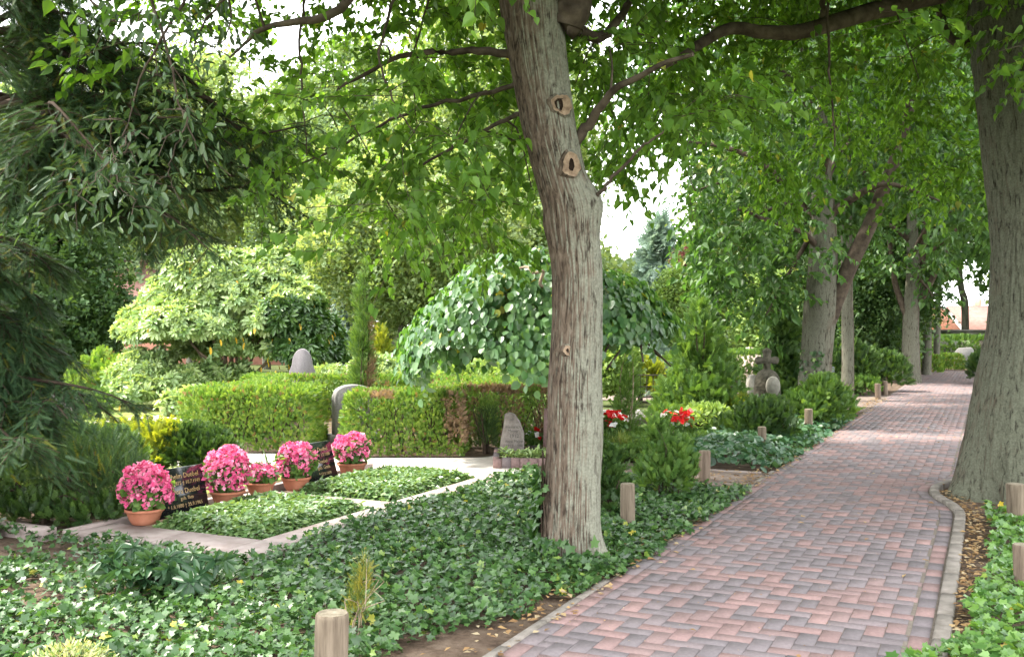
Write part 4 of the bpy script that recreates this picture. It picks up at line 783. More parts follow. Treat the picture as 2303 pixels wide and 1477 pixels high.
for q in ((-.35, .75, -.06, .06), (-.35, .75, 1.2, 1.32), (-.35, -.23, .06, 1.2), (.63, .75, .06, 1.2)): box(mb, *q, -.03, .12, M=M)
mb.build('kerb', M_grey, t); mb = MB(); box(mb, -.23, .63, .06, 1.2, -.03, .03, M=M); mb.build('gravel_fill', M_sand, t)
# iron grave fence
M_iron = solid('rusty_iron', [(.02, .018, .016), (.05, .035, .028)], 20., .7, .4)
t = thing('iron_fence', 'low dark iron grave fence behind the pyramid conifer', 'fence', (3.0, 17.2, 0)); xs = np.linspace(2.1, 3.85, 9)
for x in (2.1, 2.98, 3.85): mb = MB(); tube(mb, [(x, 17.2, -.02), (x, 17.2, .86)], .02, 8); mb.build('post', M_iron, t)
for z in (.42, .6, .8): mb = MB(); tube(mb, [(2.1, 17.2, z), (3.85, 17.2, z)], .011, 6); mb.build('rail', M_iron, t)
for x in np.linspace(2.1, 3.85, 17)[1:-1]:
    if abs(x-2.98) > .02: mb = MB(); tube(mb, [(x, 17.2, .3), (x, 17.2, .8)], .007, 5); mb.build('bar', M_iron, t)
# ================================================================ hedges
hedge('clipped_hedge', 'bright clipped thuja hedge block left of the gap with the grey headstone', [(-4.35, -2.66, 13.0, 14.3, 0, .77), (-4.75, -1.6, 17.4, 18.1, 0, .74), (-4.35, -3.8, 14.3, 17.4, 0, .72)], 27000, .075, L_thuja, lambda p: (vnoise(p*[3, 3, 3], 40) > .73) & (p[:, 2] > .72))
hedge('clipped_hedge', 'long clipped thuja hedge right of the gap, browned at its right end', [(-2.12, -.62, 12.55, 13.5, 0, .76), (-2.0, .15, 15.3, 16.6, 0, .78), (-1.2, .9, 13.5, 15.2, 0, .77)], 29000, .075, L_thuja,
      lambda p: (p[:, 0]+.4*(vnoise(p*3, 41)-.5) > -.85) & (p[:, 1] < 14.2) & (vnoise(p*4, 42) > .36) & (p[:, 2] > .12) | ((p[:, 2] > .7) & (vnoise(p*2.5, 43) > .7)))
hedge('clipped_hedge', 'green hedge below the pink boulder behind the stone cross', [(4.9, 8.2, 24.3, 25.4, 0, .98)], 4500, .14, L_mid)
hedge('clipped_hedge', 'low clipped box hedge facing the far end of the brick path', [(16.0, 17.45, 38.6, 39.5, 0, .52), (13.2, 15.6, 36.2, 37.0, 0, .55)], 3000, .14, L_thuja, group=None)
hedge('clipped_hedge', 'tall dark hedge closing the view behind the far headstone', [(14.5, 24, 43.5, 45, 0, 1.1)], 3600, .26, L_mid)
hedge('clipped_hedge', 'low hedge along the right edge of the path far up the lane', [(13.6, 15.3, 27.5, 28.5, 0, .6), (17.9, 19.2, 38, 39.2, 0, .55)], 2200, .15, L_mid)
# ================================================================ shrubs near and in the middle
bush('golden_conifer', 'low golden yellow conifer in front of the left clipped hedge', 'shrub', (-4.15, 11.1, 0), [[-4.2, 11.0, .25, .42, .34, .26], [-3.8, 10.9, .28, .3, .3, .24], [-4.6, 11.0, .22, .3, .3, .22]], FROND, 2300, .13, L_gold, 'upright')
bush('dark_conifer', 'dense dark green clipped conifer right of the golden one, behind the left headstone', 'shrub', (-3.5, 11.0, 0), [[-3.5, 10.9, .24, .34, .34, .26], [-3.25, 10.85, .2, .24, .3, .24]], FROND, 2400, .11, L_dark, 'frond')
bush('juniper_shrub', 'feathery dark juniper in front of the golden conifer, left of the begonias', 'shrub', (-3.6, 8.7, 0), [[-3.75, 8.9, .28, .42, .35, .36], [-3.45, 8.6, .2, .3, .3, .28], [-4.15, 9.1, .3, .45, .4, .34]], FIR, 2100, .15, L_yew, 'upright', B_dark, 16, .75)
bush('dark_conifer', 'broad dark shrub at the left edge behind the juniper, under the conifer branches', 'shrub', (-4.4, 9.3, 0), [[-4.5, 9.3, .32, .5, .4, .34], [-3.9, 9.5, .3, .4, .35, .3], [-5.0, 9.4, .3, .4, .4, .32]], FROND, 2400, .12, L_dark, 'upright', B_dark, 12, .6)
a = G(90, 1175); bush('fern', 'low dark ferny plants along the kerb at the lower left edge', 'plant', tuple(a), [[a[0], a[1], .08, .3, .2, .12], [a[0]+.45, a[1]-.02, .07, .3, .2, .1], [a[0]-.4, a[1]+.1, .1, .3, .25, .14]], FROND, 900, .11, L_dark, 'upright', B_dark, 6, .7)
bush('spreading_shrub', 'mid green leafy shrub at the left edge under the conifer branches', 'shrub', (-4.3, 9.6, 0), [[-4.6, 9.7, .34, .6, .5, .36], [-4.0, 9.7, .3, .4, .4, .3]], FROND, 1500, .13, L_mid, 'frond')
n = 420; t = thing('dwarf_rhododendron', 'small dwarf rhododendron with leathery leaf rosettes in the left foreground ivy', 'shrub', tuple(G(345, 1335))); a = G(345, 1335); mb = MB()
k_ = 46; q = a+np.stack([rng.normal(size=k_)*.17, rng.normal(size=k_)*.13, .10+.14*rng.random(k_)], -1); scatter(mb, WHORL, q, rdir(k_), np.array([0, -.15, 1.])+rng.normal(size=(k_, 3))*.3, rng.uniform(.09, .125, k_)); mb.build('foliage', leafmat('leathery_leaf', [(.018, .05, .02), (.03, .075, .03), (.05, .10, .04)], .2, .42, .4), t); sb = MB(); stems_to(sb, a, q[::3]-[0, 0, .03], .006, .003, sag=0.); sb.build('stem', B_dark, t, True)
a = G(160, 1520); n = 1100; t = thing('variegated_shrub', 'cream variegated low shrub at the bottom left corner', 'shrub', tuple(a)); mb = MB(); d = rdir(n); d[:, 2] = np.abs(d[:, 2]); scatter(mb, OVAL, a+d*[.22, .2, .15]*(.6+.4*rng.random((n, 1))), d+rng.normal(size=(n, 3))*.5, d+[0, 0, .5]+rng.normal(size=(n, 3))*.4, rng.uniform(.02, .036, n))
mb.build('foliage', leafmat('cream_leaf', [(.12, .2, .06), (.28, .32, .14), (.42, .42, .26)], .3), t); sb = MB(); stems_to(sb, a, a+d[:14]*.12, .004, .002, sag=0.); sb.build('stem', B_dark, t, True)
a = G(805, 1430); bush('yew_seedling', 'thin yellowing yew seedling beside the nearest pale bollard', 'shrub', tuple(a), [[a[0], a[1], .16, .055, .05, .16], [a[0]+.03, a[1], .28, .04, .04, .12]], FIR, 420, .055, leafmat('yellowing_needles', [(.06, .1, .02), (.14, .17, .03), (.3, .26, .04)], .3), 'upright', B_pale, 6, .8, r0=.004)
a = G(1502, 1120); bush('thuja_shrub', 'bright bushy thuja sapling between the soil side path and the scarred trunk', 'shrub', tuple(a), [[a[0]-.03, a[1], .22, .26, .22, .22], [a[0]+.06, a[1], .32, .2, .18, .22], [a[0]-.06, a[1], .48, .13, .12, .17], [a[0]-.1, a[1], .6, .06, .06, .12]], FROND, 1500, .10, L_mid, 'upright', B_dark, 14, .7, r0=.007)
a = G(1366, 1165); bush('thuja_shrub', 'darker young thuja right against the scarred trunk behind the split bollard', 'shrub', tuple(a), [[a[0], a[1], .2, .14, .16, .2], [a[0]+.02, a[1], .42, .11, .12, .17]], FROND, 700, .09, L_dark, 'upright', B_dark, 8, .7)
a = G(1718, 1000); bush('yew_shrub', 'loose dark green yew bush beside the weathered bollard', 'shrub', tuple(a), [[a[0]-.15, a[1], .25, .3, .3, .24], [a[0]+.15, a[1]+.1, .3, .3, .3, .28], [a[0]-.02, a[1], .42, .22, .22, .16]], FROND, 1500, .13, L_dark, 'upright', B_dark, 12, .7)
a = G(1830, 962); bush('yew_shrub', 'fresh green bushy shrub at the ivy bed below the forked lime', 'shrub', tuple(a), [[a[0]-.12, a[1], .28, .36, .4, .28], [a[0]+.25, a[1]+.1, .34, .4, .4, .32], [a[0]+.15, a[1], .55, .3, .3, .22]], FROND, 2000, .15, L_mid, 'upright', B_dark, 14, .7)
a = W(1567, 925, 16.2)*[1, 1, 0]; bush('pyramid_conifer', 'broad pyramid conifer with light green feathery tips right of the weeping elm', 'tree', tuple(a), cone(a, 1.95, .8, 8, .22), FROND, 3000, .18, L_mid, 'frond', B_dark, 22, .7)
a = G(1095, 1020); bush('yew_column', 'small dark upright yew with bright tips left of the fieldstone headstone', 'shrub', tuple(a), [[a[0], a[1]+.1, .2, .13, .13, .22], [a[0], a[1]+.1, .46, .13, .12, .18], [a[0]-.06, a[1]+.1, .6, .05, .05, .08], [a[0]+.06, a[1]+.1, .63, .05, .05, .08]], FIR, 900, .09, L_dark, 'upright', B_dark, 6, .5, None, (L_thuja, lambda p: p[:, 2] > .56))
bush('columnar_juniper', 'slender pointed juniper column rising behind the curved grey headstone', 'tree', (-2.33, 15.6, 0), [[-2.33+.05*math.sin(i*2.1), 15.6, .15+i*.23, .2*(1-(i/10)**1.4)+.03, .2*(1-(i/10)**1.4)+.03, .2] for i in range(11)], FIR, 4200, .13, L_mid, 'upright', B_dark, 8, .5, None, (L_brown, lambda p: vnoise(p*[5, 5, 3], 77) > .74))
a = W(1408, 945, 14.2)*[1, 1, 0]; bush('columnar_juniper', 'short upright juniper behind the red and white begonias', 'tree', tuple(a), [[a[0]-.04+.02*i, a[1], .15+i*.2, .2-.022*i, .2-.022*i, .17] for i in range(6)], FIR, 1500, .13, L_mid, 'upright', B_pale, 8, .6)
a = G(1400, 1022); t = thing('grass_tuft', 'arching yellow green tuft of long grass beside the scarred trunk', 'grass', tuple(a)); n = 260; mb = MB(); d = rdir(n); d[:, 2] = np.abs(d[:, 2])*.8+.35; scatter(mb, (BLADE[0]*[.7, 1, -1.6], BLADE[1]), a+rng.normal(size=(n, 3))*[.04, .04, 0], d, d*[1, 1, .1]+[0, 0, .5], rng.uniform(.2, .38, n)); mb.build('blades', L_grass, t)
for lab, x, y, d, r, h, m in (('variegated cream and green bush behind the red begonia bowl', 1590, 965, 14.6, .36, .5, L_pale), ('bright yellow green bush beneath the pyramid conifer', 1668, 940, 15.8, .3, .5, L_gold), ('rounded green bush left of the red begonia bowl, by the pale kerb frame', 1495, 950, 14.8, .3, .42, L_mid), ('low leafy bush in front of the stone urn and cross', 1655, 985, 14.2, .35, .36, L_dark)):
    a = W(x, y, d)*[1, 1, 0]; bush('garden_shrub', lab, 'shrub', tuple(a), [[a[0], a[1], h*.5, r, r, h*.5], [a[0]+r*.5, a[1], h*.4, r*.7, r*.7, h*.45]], SMALL if m is L_pale else FROND, 700, .1, m, 'leaf' if m is L_pale else 'upright')
# ================================================================ the big rhododendron: rosettes of long leaves, branches showing in the gaps
a = W(520, 905, 21); lb = []
for x, y, r, dz in ((470, 640, .95, .55), (590, 630, .8, .5), (400, 690, .8, .5), (640, 690, .75, .45), (520, 720, .95, .5), (350, 760, .8, .5), (690, 740, .6, .4), (440, 800, .9, .5), (580, 790, .8, .45), (330, 850, .75, .45), (660, 800, .6, .4), (500, 690, 1.15, .7), (430, 750, 1.1, .7), (530, 790, 1.1, .7), (620, 740, .9, .6), (420, 880, .7, .4), (500, 860, .7, .4), (300, 890, .5, .3)):
    c = W(x, y, 21+rng.normal()*.4-.7*(y-640)/250); lb.append([*c, r, r*.95, dz*1.3])
bush('rhododendron', 'huge rounded rhododendron with pale leaf rosettes and scattered yellow leaves', 'shrub', tuple(a*[1, 1, 0]), lb, WHORL, 7600, .19, L_rhodo, 'whorl', B_pale, 16, .62, None, (L_rhodd, lambda p: (p[:, 0] > -4.75+.9*(vnoise(p*1.5, 60)-.5)) & (p[:, 2] < 2.2)), .0, r0=.06)  # lower right rosettes take the dark leaf, shade put into their colour
t = bpy.context.scene.objects['rhododendron']; p, nn = lobe_pts(lb, 190, .1); mb = MB(); scatter(mb, OVAL, p, -np.array([0, 0, 1.])+nn*.5, nn, rng.uniform(.10, .17, len(p))); mb.build('yellow_leaves', leafmat('yellow_leaf', [(.5, .3, .02), (.62, .45, .04)], .3), t)
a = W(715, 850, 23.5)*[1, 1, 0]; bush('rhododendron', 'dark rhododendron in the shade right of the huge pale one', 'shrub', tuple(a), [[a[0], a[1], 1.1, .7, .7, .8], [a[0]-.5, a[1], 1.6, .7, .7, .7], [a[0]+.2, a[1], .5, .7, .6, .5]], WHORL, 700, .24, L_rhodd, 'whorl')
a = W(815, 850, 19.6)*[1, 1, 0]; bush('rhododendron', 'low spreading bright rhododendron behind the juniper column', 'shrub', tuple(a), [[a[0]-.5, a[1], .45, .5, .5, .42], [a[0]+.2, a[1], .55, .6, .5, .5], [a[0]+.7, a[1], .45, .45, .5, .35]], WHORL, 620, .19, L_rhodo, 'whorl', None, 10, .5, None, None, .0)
# ================================================================ weeping elm: umbrella of big overlapping leaves on crooked limbs
ec = np.array([.38, 12.7, 0]); t = thing('weeping_elm', 'weeping elm umbrella of big overlapping leaves behind the scarred trunk', 'tree', (.75, 13.2, 0)); n = 11000
az = rng.uniform(0, 2*math.pi, n); q = np.sqrt(rng.random(n)); lump = .85+.3*vnoise(np.stack([np.cos(az)*2.2, np.sin(az)*2.2, q*1.5], -1), 71); rx = 1.82*lump; zb = np.where(np.cos(az) < 0, 1.27, 1.55)+.55*(vnoise(np.stack([np.cos(az)*4, np.sin(az)*4, 0*az], -1), 72)-.5)
bough = vnoise(np.stack([np.cos(az)*3.2, np.sin(az)*3.2, q*3.5], -1), 75); sel = bough > .05; az, q, lump, rx, zb = az[sel], q[sel], lump[sel], rx[sel], zb[sel]; n = len(az)
zt = 2.52; dep = 1-.16*rng.random(n); tier = .14*np.sin(q*11+az*3)
p = np.stack([ec[0]+np.cos(az)*rx*q**.8*dep, ec[1]+np.sin(az)*rx*.95*q**.8*dep, zt-(zt-zb)*q**2.3+tier*(1-q)-.1*rng.random(n)], -1); no = np.stack([np.cos(az)*q, np.sin(az)*q, 1.05-.75*q], -1)
mb = MB(); scatter(mb, ROUND, p, np.stack([np.cos(az)*.5, np.sin(az)*.5, -1.0+.5*(1-q)], -1)+rng.normal(size=(n, 3))*.32, no+rng.normal(size=(n, 3))*.3, rng.uniform(.06, .125, n))
L_ = 2600; j = rng.choice(n, L_); mb2 = scatter(mb, ROUND, p[j]-[0, 0, .25]*rng.random((L_, 1))-no[j]*.12, rng.normal(size=(L_, 3))*.5-[0, 0, 1], no[j]+rng.normal(size=(L_, 3))*.5, rng.uniform(.08, .13, L_)); mb.build('crown', L_elm, t)
mb = MB(); tube(mb, spline([(.75, 13.2, -.05), (.74, 13.2, .5), (.70, 13.1, 1.2), (.6, 13., 1.9), (.45, 12.9, 2.3)], 20), np.linspace(.13, .09, 20), 12); mb.build('trunk', B_gen, t, True); mb = MB()
for i in range(15):
    b = i*2*math.pi/15+rng.normal()*.15; pts = [(.45, 12.9, 2.25)]
    for k in range(1, 6): s = k/5; pts.append((ec[0]+math.cos(b+.3*math.sin(k*2+i))*1.6*s+.04, ec[1]+math.sin(b+.3*math.sin(k*2+i))*1.5*s, 2.42+.08*math.sin(k*2.3+i)-1.15*s**2.3))
    tube(mb, spline(pts, 20)-[0, 0, .08], np.linspace(.045, .012, 20), 7)
mb.build('branches', B_limb, t, True); mb = MB()
tube(mb, spline([W(1240, 650, 11.6), W(1215, 640, 11.5), W(1222, 610, 11.45), W(1200, 615, 11.4), W(1185, 600, 11.5), W(1150, 610, 11.7)], 24), np.linspace(.022, .012, 24), 8); mb.build('crooked_branch', B_pale, t, True)
# ================================================================ conifer at the left edge: long drooping sprays
cb = np.array([-4.1, 7.7, 0]); t = thing('conifer', 'dark conifer with long drooping needle sprays at the left edge', 'tree', tuple(cb)); mb = MB()
tube(mb, spline([cb+[0, 0, -.1], cb+[.01, 0, 1.5], cb+[-.02, .02, 4], cb+[0, 0, 9]], 30), np.linspace(.14, .02, 30), 14); mb.build('trunk', solid('reddish_bark', [(.06, .03, .02), (.14, .075, .05), (.2, .12, .085)], 5., .9, .1, .015, 12., 8., 'Object', (5, 5, 1)), t, True)
br = MB(); SP, ST, SN = [], [], []
def conbranch(z, az, L, drop, nt=None):
    pts = [cb+[0, 0, z]]; dv = np.array([math.cos(az), math.sin(az), 0])
    for k in range(1, 6): s = k/5; pts.append(cb+[0, 0, z]+dv*L*s+np.array([0, 0, .10*L*math.sin(s*2.2)-drop*s**2.0*L])+rng.normal(size=3)*.03*L)
    q = spline(pts, 26); tube(br, q, np.linspace(.012+.011*L, .004, 26), 6); tg = nrm(np.gradient(q, axis=0)); side = nrm(np.cross(tg, [0, 0, 1.]))
    for i in range(3, 26):
        for sg in (-1, 1):
            skipl = .32 if z < 2.4 else .3
            if rng.random() < skipl: continue
            l = (.18+.52*math.sin(math.pi*min(1, (i/25)**.8*.95+.05)))*min(1, .45+L/3)*rng.uniform(.6, 1.15); d = nrm(tg[i]*.75+sg*side[i]*.8+np.array([0, 0, -.4])*rng.uniform(.1, 1.4)); e = q[i]+d*l+[0, 0, -.18*l]
            m_ = (q[i]+e)/2+[0, 0, .06*l]; cv = spline([q[i], m_, e], 8); tube(br, cv[::2], .0028, 3, cap=False)
            nn = max(4, int(l/.045))
            for f in np.linspace(.08, 1, nn):
                x = cv[min(7, int(f*7))]*1.; ti_ = nrm(d+np.array([0, 0, -.35*f])); 
                for s2 in ((-1, 1) if f < .95 else (0,)):
                    SP.append(x+rng.normal(size=3)*.012); ST.append(ti_*.9+np.cross(ti_, [0, 0, 1.])*s2*.75+rng.normal(size=3)*.28-[0, 0, .1]); SN.append([0, 0, 1])
azs = lambda lo, hi: math.radians(rng.uniform(lo, hi))
for k in range(24): conbranch(rng.uniform(1.0, 2.3), azs(-105, 40), rng.uniform(.45, .8), .5)
for k in range(9): conbranch(rng.uniform(.6, 2.4), azs(60, 250), rng.uniform(.7, 1.2), .4)
for k, (z, az, L, dr) in enumerate(((3.05, -14, 2.75, .12), (3.25, -22, 2.3, .22), (2.85, -5, 2.0, .16), (2.75, -28, 1.6, .3), (3.0, 8, 2.3, .14), (2.55, -12, 1.5, .3), (3.45, -30, 2.1, .2), (3.1, -40, 1.7, .3), (2.6, 15, 1.7, .25), (3.3, -2, 2.5, .2))): conbranch(z, math.radians(az), L, dr)
for k in range(18): conbranch(rng.uniform(2.45, 3.4), azs(-48, 16), rng.uniform(1.3, 2.75), rng.uniform(.1, .28))
for k in range(12): conbranch(rng.uniform(3.3, 4.2), azs(-75, 35), rng.uniform(1., 1.9), .25)
for k in range(12): conbranch(rng.uniform(4.5, 8.5), azs(0, 360), rng.uniform(.7, 1.5), .2)
conbranch(1.05, math.radians(-32), 1.15, .14); conbranch(1.15, math.radians(-10), 1.25, .18); conbranch(.85, math.radians(-50), 1.3, .1)
br.build('branches', B_dark, t, True); SP, ST, SN = map(np.array, (SP, ST, SN)); n = len(SP); mb = MB(); scatter(mb, YEW, SP, ST, SN+rng.normal(size=(n, 3))*.35, rng.uniform(.10, .17, n)); mb.build('needles', L_yew, t)
# ================================================================ broadleaf tree off to the left, its strands of leaves hanging into view
t0 = [(-4.6, 4.6, -.1), (-4.58, 4.6, 1.5), (-4.5, 4.65, 3), (-4.3, 4.8, 4.6), (-4.1, 4.9, 6.5)]; cl = []; lm = []
for pts in (((430, -60), (350, 110), (290, 240), (262, 400)), ((330, -40), (385, 150), (420, 290), (480, 390)), ((300, 300), (215, 400), (150, 465)), ((560, -60), (455, 60), (420, 190)), ((250, 330), (270, 420), (330, 470)), ((420, 270), (380, 380), (400, 450)), ((150, -60), (230, 30), (330, 60)), ((500, -80), (520, 40), (480, 130))):
    q = spline([W(x, y, 5.35+rng.normal()*.12) for x, y in pts], 12); cl += [c+rng.normal(size=3)*.05 for c in q]
    if pts[0][1] < 0: lm.append((np.vstack([[(-4.25, 4.85, 4.9)], [q[0]+[-1.1, 0, 1.25]], [q[0]+[-.2, 0, .5]], q[::3]]), .016, .003)); hub = np.array(cl)
    else: j_ = hub[np.argmin(np.linalg.norm(hub-q[0], axis=1))]; lm.append((np.vstack([[j_], q[::3]]), .005, .002))
cl = np.array(list(cl)+list(ell(620, (-3.7, 4.9, 8.2), (3.2, 3.0, 2.7))))  # unseen upper crown, enlarged to shade the foreground path and ivy
tree('broadleaf_tree', 'broadleaf tree at the upper left, only its hanging strands of grey green leaves seen', t0, [.16, .14, .11, .08, .03], cl, 9, .066, .085, L_beech, B_pale, OVAL, nl=1, limbs=lm, fork=.6, droop=.25, twr=.003, lr=.2, big=lambda p: np.where(p[:, 2] > 4.6, 2.2, 1.))
# ================================================================ trees and shrubs of the far side
def ftree(name, label, d, px, ybase, hwid, cpx, rpx, n, per, size, mat, tpl=CLUMP, bark=None, keep=None, spread=None, group='trees beyond the graves', depth=None, cat='tree', droop=.3, shell=.35, nl=9):
    """trunk foot at pixel column px, crown given as centre (x,y) and half sizes in the photograph at distance d"""
    c0 = W(cpx[0], cpx[1], d); rx, rz = rpx[0]*d/F, rpx[1]*d/F; ry = depth or rx*.8
    c = ell(n, c0, (rx, ry, rz), shell)
    if keep is not None: c = c[keep(c)]
    c = c[c[:, 2] > .4]; b = W(px, CY, d)*[1, 1, 0]; top = c0+[0, 0, .5*rz]
    tr = [b-[0, 0, .1], b+[0, 0, .25*c0[2]], b*.6+c0*.4+[0, 0, 0], c0, top]; r = hwid*d/F
    return tree(name, label, tr, [r*1.15, r, r*.85, r*.6, r*.25], c, per, size, spread or .11*rx+.14, mat, bark or B_gen, tpl, nl=nl, seg=9, fork=.45, group=group, cat=cat, droop=droop, twr=.012)
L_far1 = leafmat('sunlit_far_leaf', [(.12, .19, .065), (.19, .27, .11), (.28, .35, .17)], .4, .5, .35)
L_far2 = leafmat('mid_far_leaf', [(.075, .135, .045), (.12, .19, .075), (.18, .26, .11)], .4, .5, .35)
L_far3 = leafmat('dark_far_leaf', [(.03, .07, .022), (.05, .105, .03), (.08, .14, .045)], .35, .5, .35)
ftree('robinia_tree', 'feathery light green tree with a slim brown trunk behind the juniper column', 28, 888, 795, 9, (930, 520), (250, 190), 330, 17, .30, L_far1, keep=lambda c: pix(c)[1] < 720, nl=14)
ftree('robinia_tree', 'pale green tree between the huge rhododendron and the light feathery tree', 33, 720, 795, 7, (700, 460), (140, 210), 230, 16, .33, L_far2)
ftree('broadleaf_tree', 'broad sunlit tree in the upper left behind the conifer sprays', 36, 430, 790, 10, (420, 330), (230, 210), 330, 17, .38, L_far1, keep=lambda c: ~((np.abs(pix(c)[0]-620) < 90) & (pix(c)[1] < 230)))
ftree('broadleaf_tree', 'tall bright tree standing behind the scarred trunk, left half of its crown in view', 37, 1190, 790, 10, (1120, 270), (230, 330), 420, 17, .38, L_far1)
ftree('broadleaf_tree', 'mid green tree behind the dark rhododendron, over the red roof', 40, 600, 790, 8, (800, 330), (190, 230), 260, 16, .42, L_far2)
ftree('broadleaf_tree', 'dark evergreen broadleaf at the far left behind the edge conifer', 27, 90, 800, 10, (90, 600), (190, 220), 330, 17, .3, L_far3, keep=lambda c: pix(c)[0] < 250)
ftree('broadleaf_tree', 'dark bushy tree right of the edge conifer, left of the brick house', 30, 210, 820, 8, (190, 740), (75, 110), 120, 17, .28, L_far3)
ftree('broadleaf_tree', 'sunny tree behind the forked lime, left part of its crown clear of it', 38, 1720, 800, 8, (1700, 420), (170, 330), 330, 17, .4, L_far1, keep=lambda c: pix(c)[0] > 1575)
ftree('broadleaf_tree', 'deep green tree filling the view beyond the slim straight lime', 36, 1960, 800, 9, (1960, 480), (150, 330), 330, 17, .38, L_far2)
ftree('broadleaf_tree', 'yellowish tree seen through the crowns above the far end of the path', 55, 2170, 790, 8, (2140, 330), (190, 230), 250, 16, .55, L_far1)
ftree('broadleaf_tree', 'dense tree right of the lane, hidden below by the thick old lime', 42, 2420, 800, 9, (2400, 380), (190, 330), 250, 16, .45, L_far2)
ftree('willow_tree', 'pale hanging willow between the pyramid conifer and the forked lime', 33, 1745, 800, 6, (1735, 700), (70, 95), 110, 18, .3, L_pale, droop=.9)
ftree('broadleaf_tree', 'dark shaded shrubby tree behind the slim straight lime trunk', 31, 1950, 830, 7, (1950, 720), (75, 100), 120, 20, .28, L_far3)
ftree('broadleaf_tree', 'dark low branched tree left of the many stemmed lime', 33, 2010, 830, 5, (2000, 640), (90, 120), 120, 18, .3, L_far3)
ftree('plum_tree', 'purple leaved plum tree between the pale spruce and the dark cypress', 40, 1553, 800, 4, (1553, 625), (32, 80), 70, 15, .3, L_purple, group=None)
ftree('broadleaf_tree', 'small light green tree in front of the pale blue spruce', 34, 1516, 800, 4, (1517, 690), (42, 85), 80, 16, .26, L_pale)
# conifers of the far side
def fcone(name, label, px, ytop, d, wpx, mat, n, size, tpl=FIR, tiers=8, mode='frond', cat='tree'):
    b = W(px, CY, d)*[1, 1, 0]; h = H-(ytop-CY)/F*d; r = wpx*d/F/2
    return bush(name, label, cat, tuple(b), cone(b, h, r, tiers), tpl, n, size, mat, mode, B_dark, 10, .65)
fcone('blue_spruce', 'tall hazy blue green spruce against the white sky', 1482, 505, 46, 150, L_blue, 2600, .75, TUFT, 9)
fcone('blue_spruce', 'smaller blue spruce with a pointed top in front of the hazy one', 1490, 610, 35, 75, L_blue, 1300, .42, TUFT, 8)
fcone('cypress', 'narrow dark green cypress behind the pyramid conifer', 1592, 560, 22, 62, L_dark, 2600, .2, FROND, 10, 'upright')
fcone('cypress', 'blue green drooping cypress left of the juniper column', 775, 635, 30, 60, L_blue, 1100, .32, FROND, 8, 'droop')
fcone('fir_tree', 'dark fir whose slim trunk shows at the upper left against the sky', 76, -60, 27, 240, L_dark, 1300, .5, TUFT, 12, 'droop')
fcone('pyramid_conifer', 'dark conifer right behind the stone cross', 1762, 700, 20, 120, L_dark, 1700, .24, FROND, 7)
fcone('golden_conifer', 'golden yellow upright conifer left of the juniper column, by the lilac headstone', 755, 735, 24, 36, L_gold, 500, .2, FROND, 6, 'upright', 'shrub')
fcone('golden_conifer', 'rounded golden conifer at the foot of the slim brown trunk', 857, 745, 25, 66, L_gold, 700, .22, FROND, 4, 'upright', 'shrub')
fcone('dwarf_conifer', 'small pale green cone shaped conifer behind the pale block headstone', 168, 845, 17, 72, L_thuja, 900, .13, FROND, 5, 'upright', 'shrub')
fcone('dwarf_conifer', 'small steel blue globe conifer right of the weeping elm', 1475, 742, 24, 95, L_blue, 900, .22, FROND, 4, 'frond', 'shrub')
def fbush(label, px, ytop, d, wpx, mat, n, size, tpl=CLUMP, mode='leaf', name='garden_shrub', depth=.6):
    b = W(px, CY, d)*[1, 1, 0]; h = H-(ytop-CY)/F*d; r = wpx*d/F/2
    return bush(name, label, 'shrub', tuple(b), [[b[0]-.45*r, b[1], h*.42, r*.6, r*.6, h*.42], [b[0]+.42*r, b[1], h*.46, r*.6, r*.6, h*.46], [b[0], b[1]+.1, h*.55, r*.6, r*.6, h*.45]], tpl, n, size, mat, mode, B_dark, 8, depth)
fbush('round green clipped ball shrub beside the small pale cone conifer', 220, 885, 18, 62, L_mid, 600, .12, FROND, 'frond')
fbush('light green layered shrub left of the huge rhododendron', 230, 800, 21, 140, L_thuja, 1500, .2, FROND, 'frond')
fbush('grey green low shrub at the front foot of the huge rhododendron', 430, 880, 18.6, 130, L_rhodo, 340, .19, WHORL, 'whorl')
fbush('pale fern like shrubs under the weeping elm, with a few pink flowers', 1080, 805, 19, 240, L_pale, 1100, .2)
fbush('leafy green shrub behind the clipped hedge below the weeping elm skirt', 1190, 790, 17.6, 130, L_far2, 900, .17)
fbush('bright shrub with broad leaves just right of the scarred trunk', 1385, 770, 21, 110, L_pale, 900, .22)
fbush('sunlit lawn side shrub behind the steel blue globe conifer', 1420, 770, 29, 170, L_far1, 900, .28)
fbush('yellow green mound of foliage below the steel blue globe', 1440, 810, 22, 120, L_gold, 800, .2, FROND, 'upright')
fbush('dense yew bush beside the slim lime trunk past the path junction', 1965, 795, 25.5, 150, L_dark, 1500, .2, FROND, 'frond')
fbush('low dark shrub with ferny fronds between the junction bollards and the lime', 1930, 850, 24, 90, L_mid, 600, .17, FROND, 'frond')
fbush('dark green thicket behind the dark slate headstone', 1900, 770, 24.5, 130, L_dark, 1400, .22, FROND, 'frond')
fbush('bright leafy shrub left of the forked lime, behind the stone cross', 1790, 790, 23, 110, L_mid, 900, .2)
fbush('pale leaved shrub right of the dark rhododendron, below the robinia trunk', 900, 775, 26, 120, L_far2, 800, .24)
fbush('leafy hedge like shrub at the left edge under the conifer', 40, 900, 17, 200, L_far2, 1100, .18)
fbush('dark shrub at the right kerb beside the thick old lime, far up the lane', 2225, 790, 29, 80, L_dark, 900, .2, FROND, 'frond')
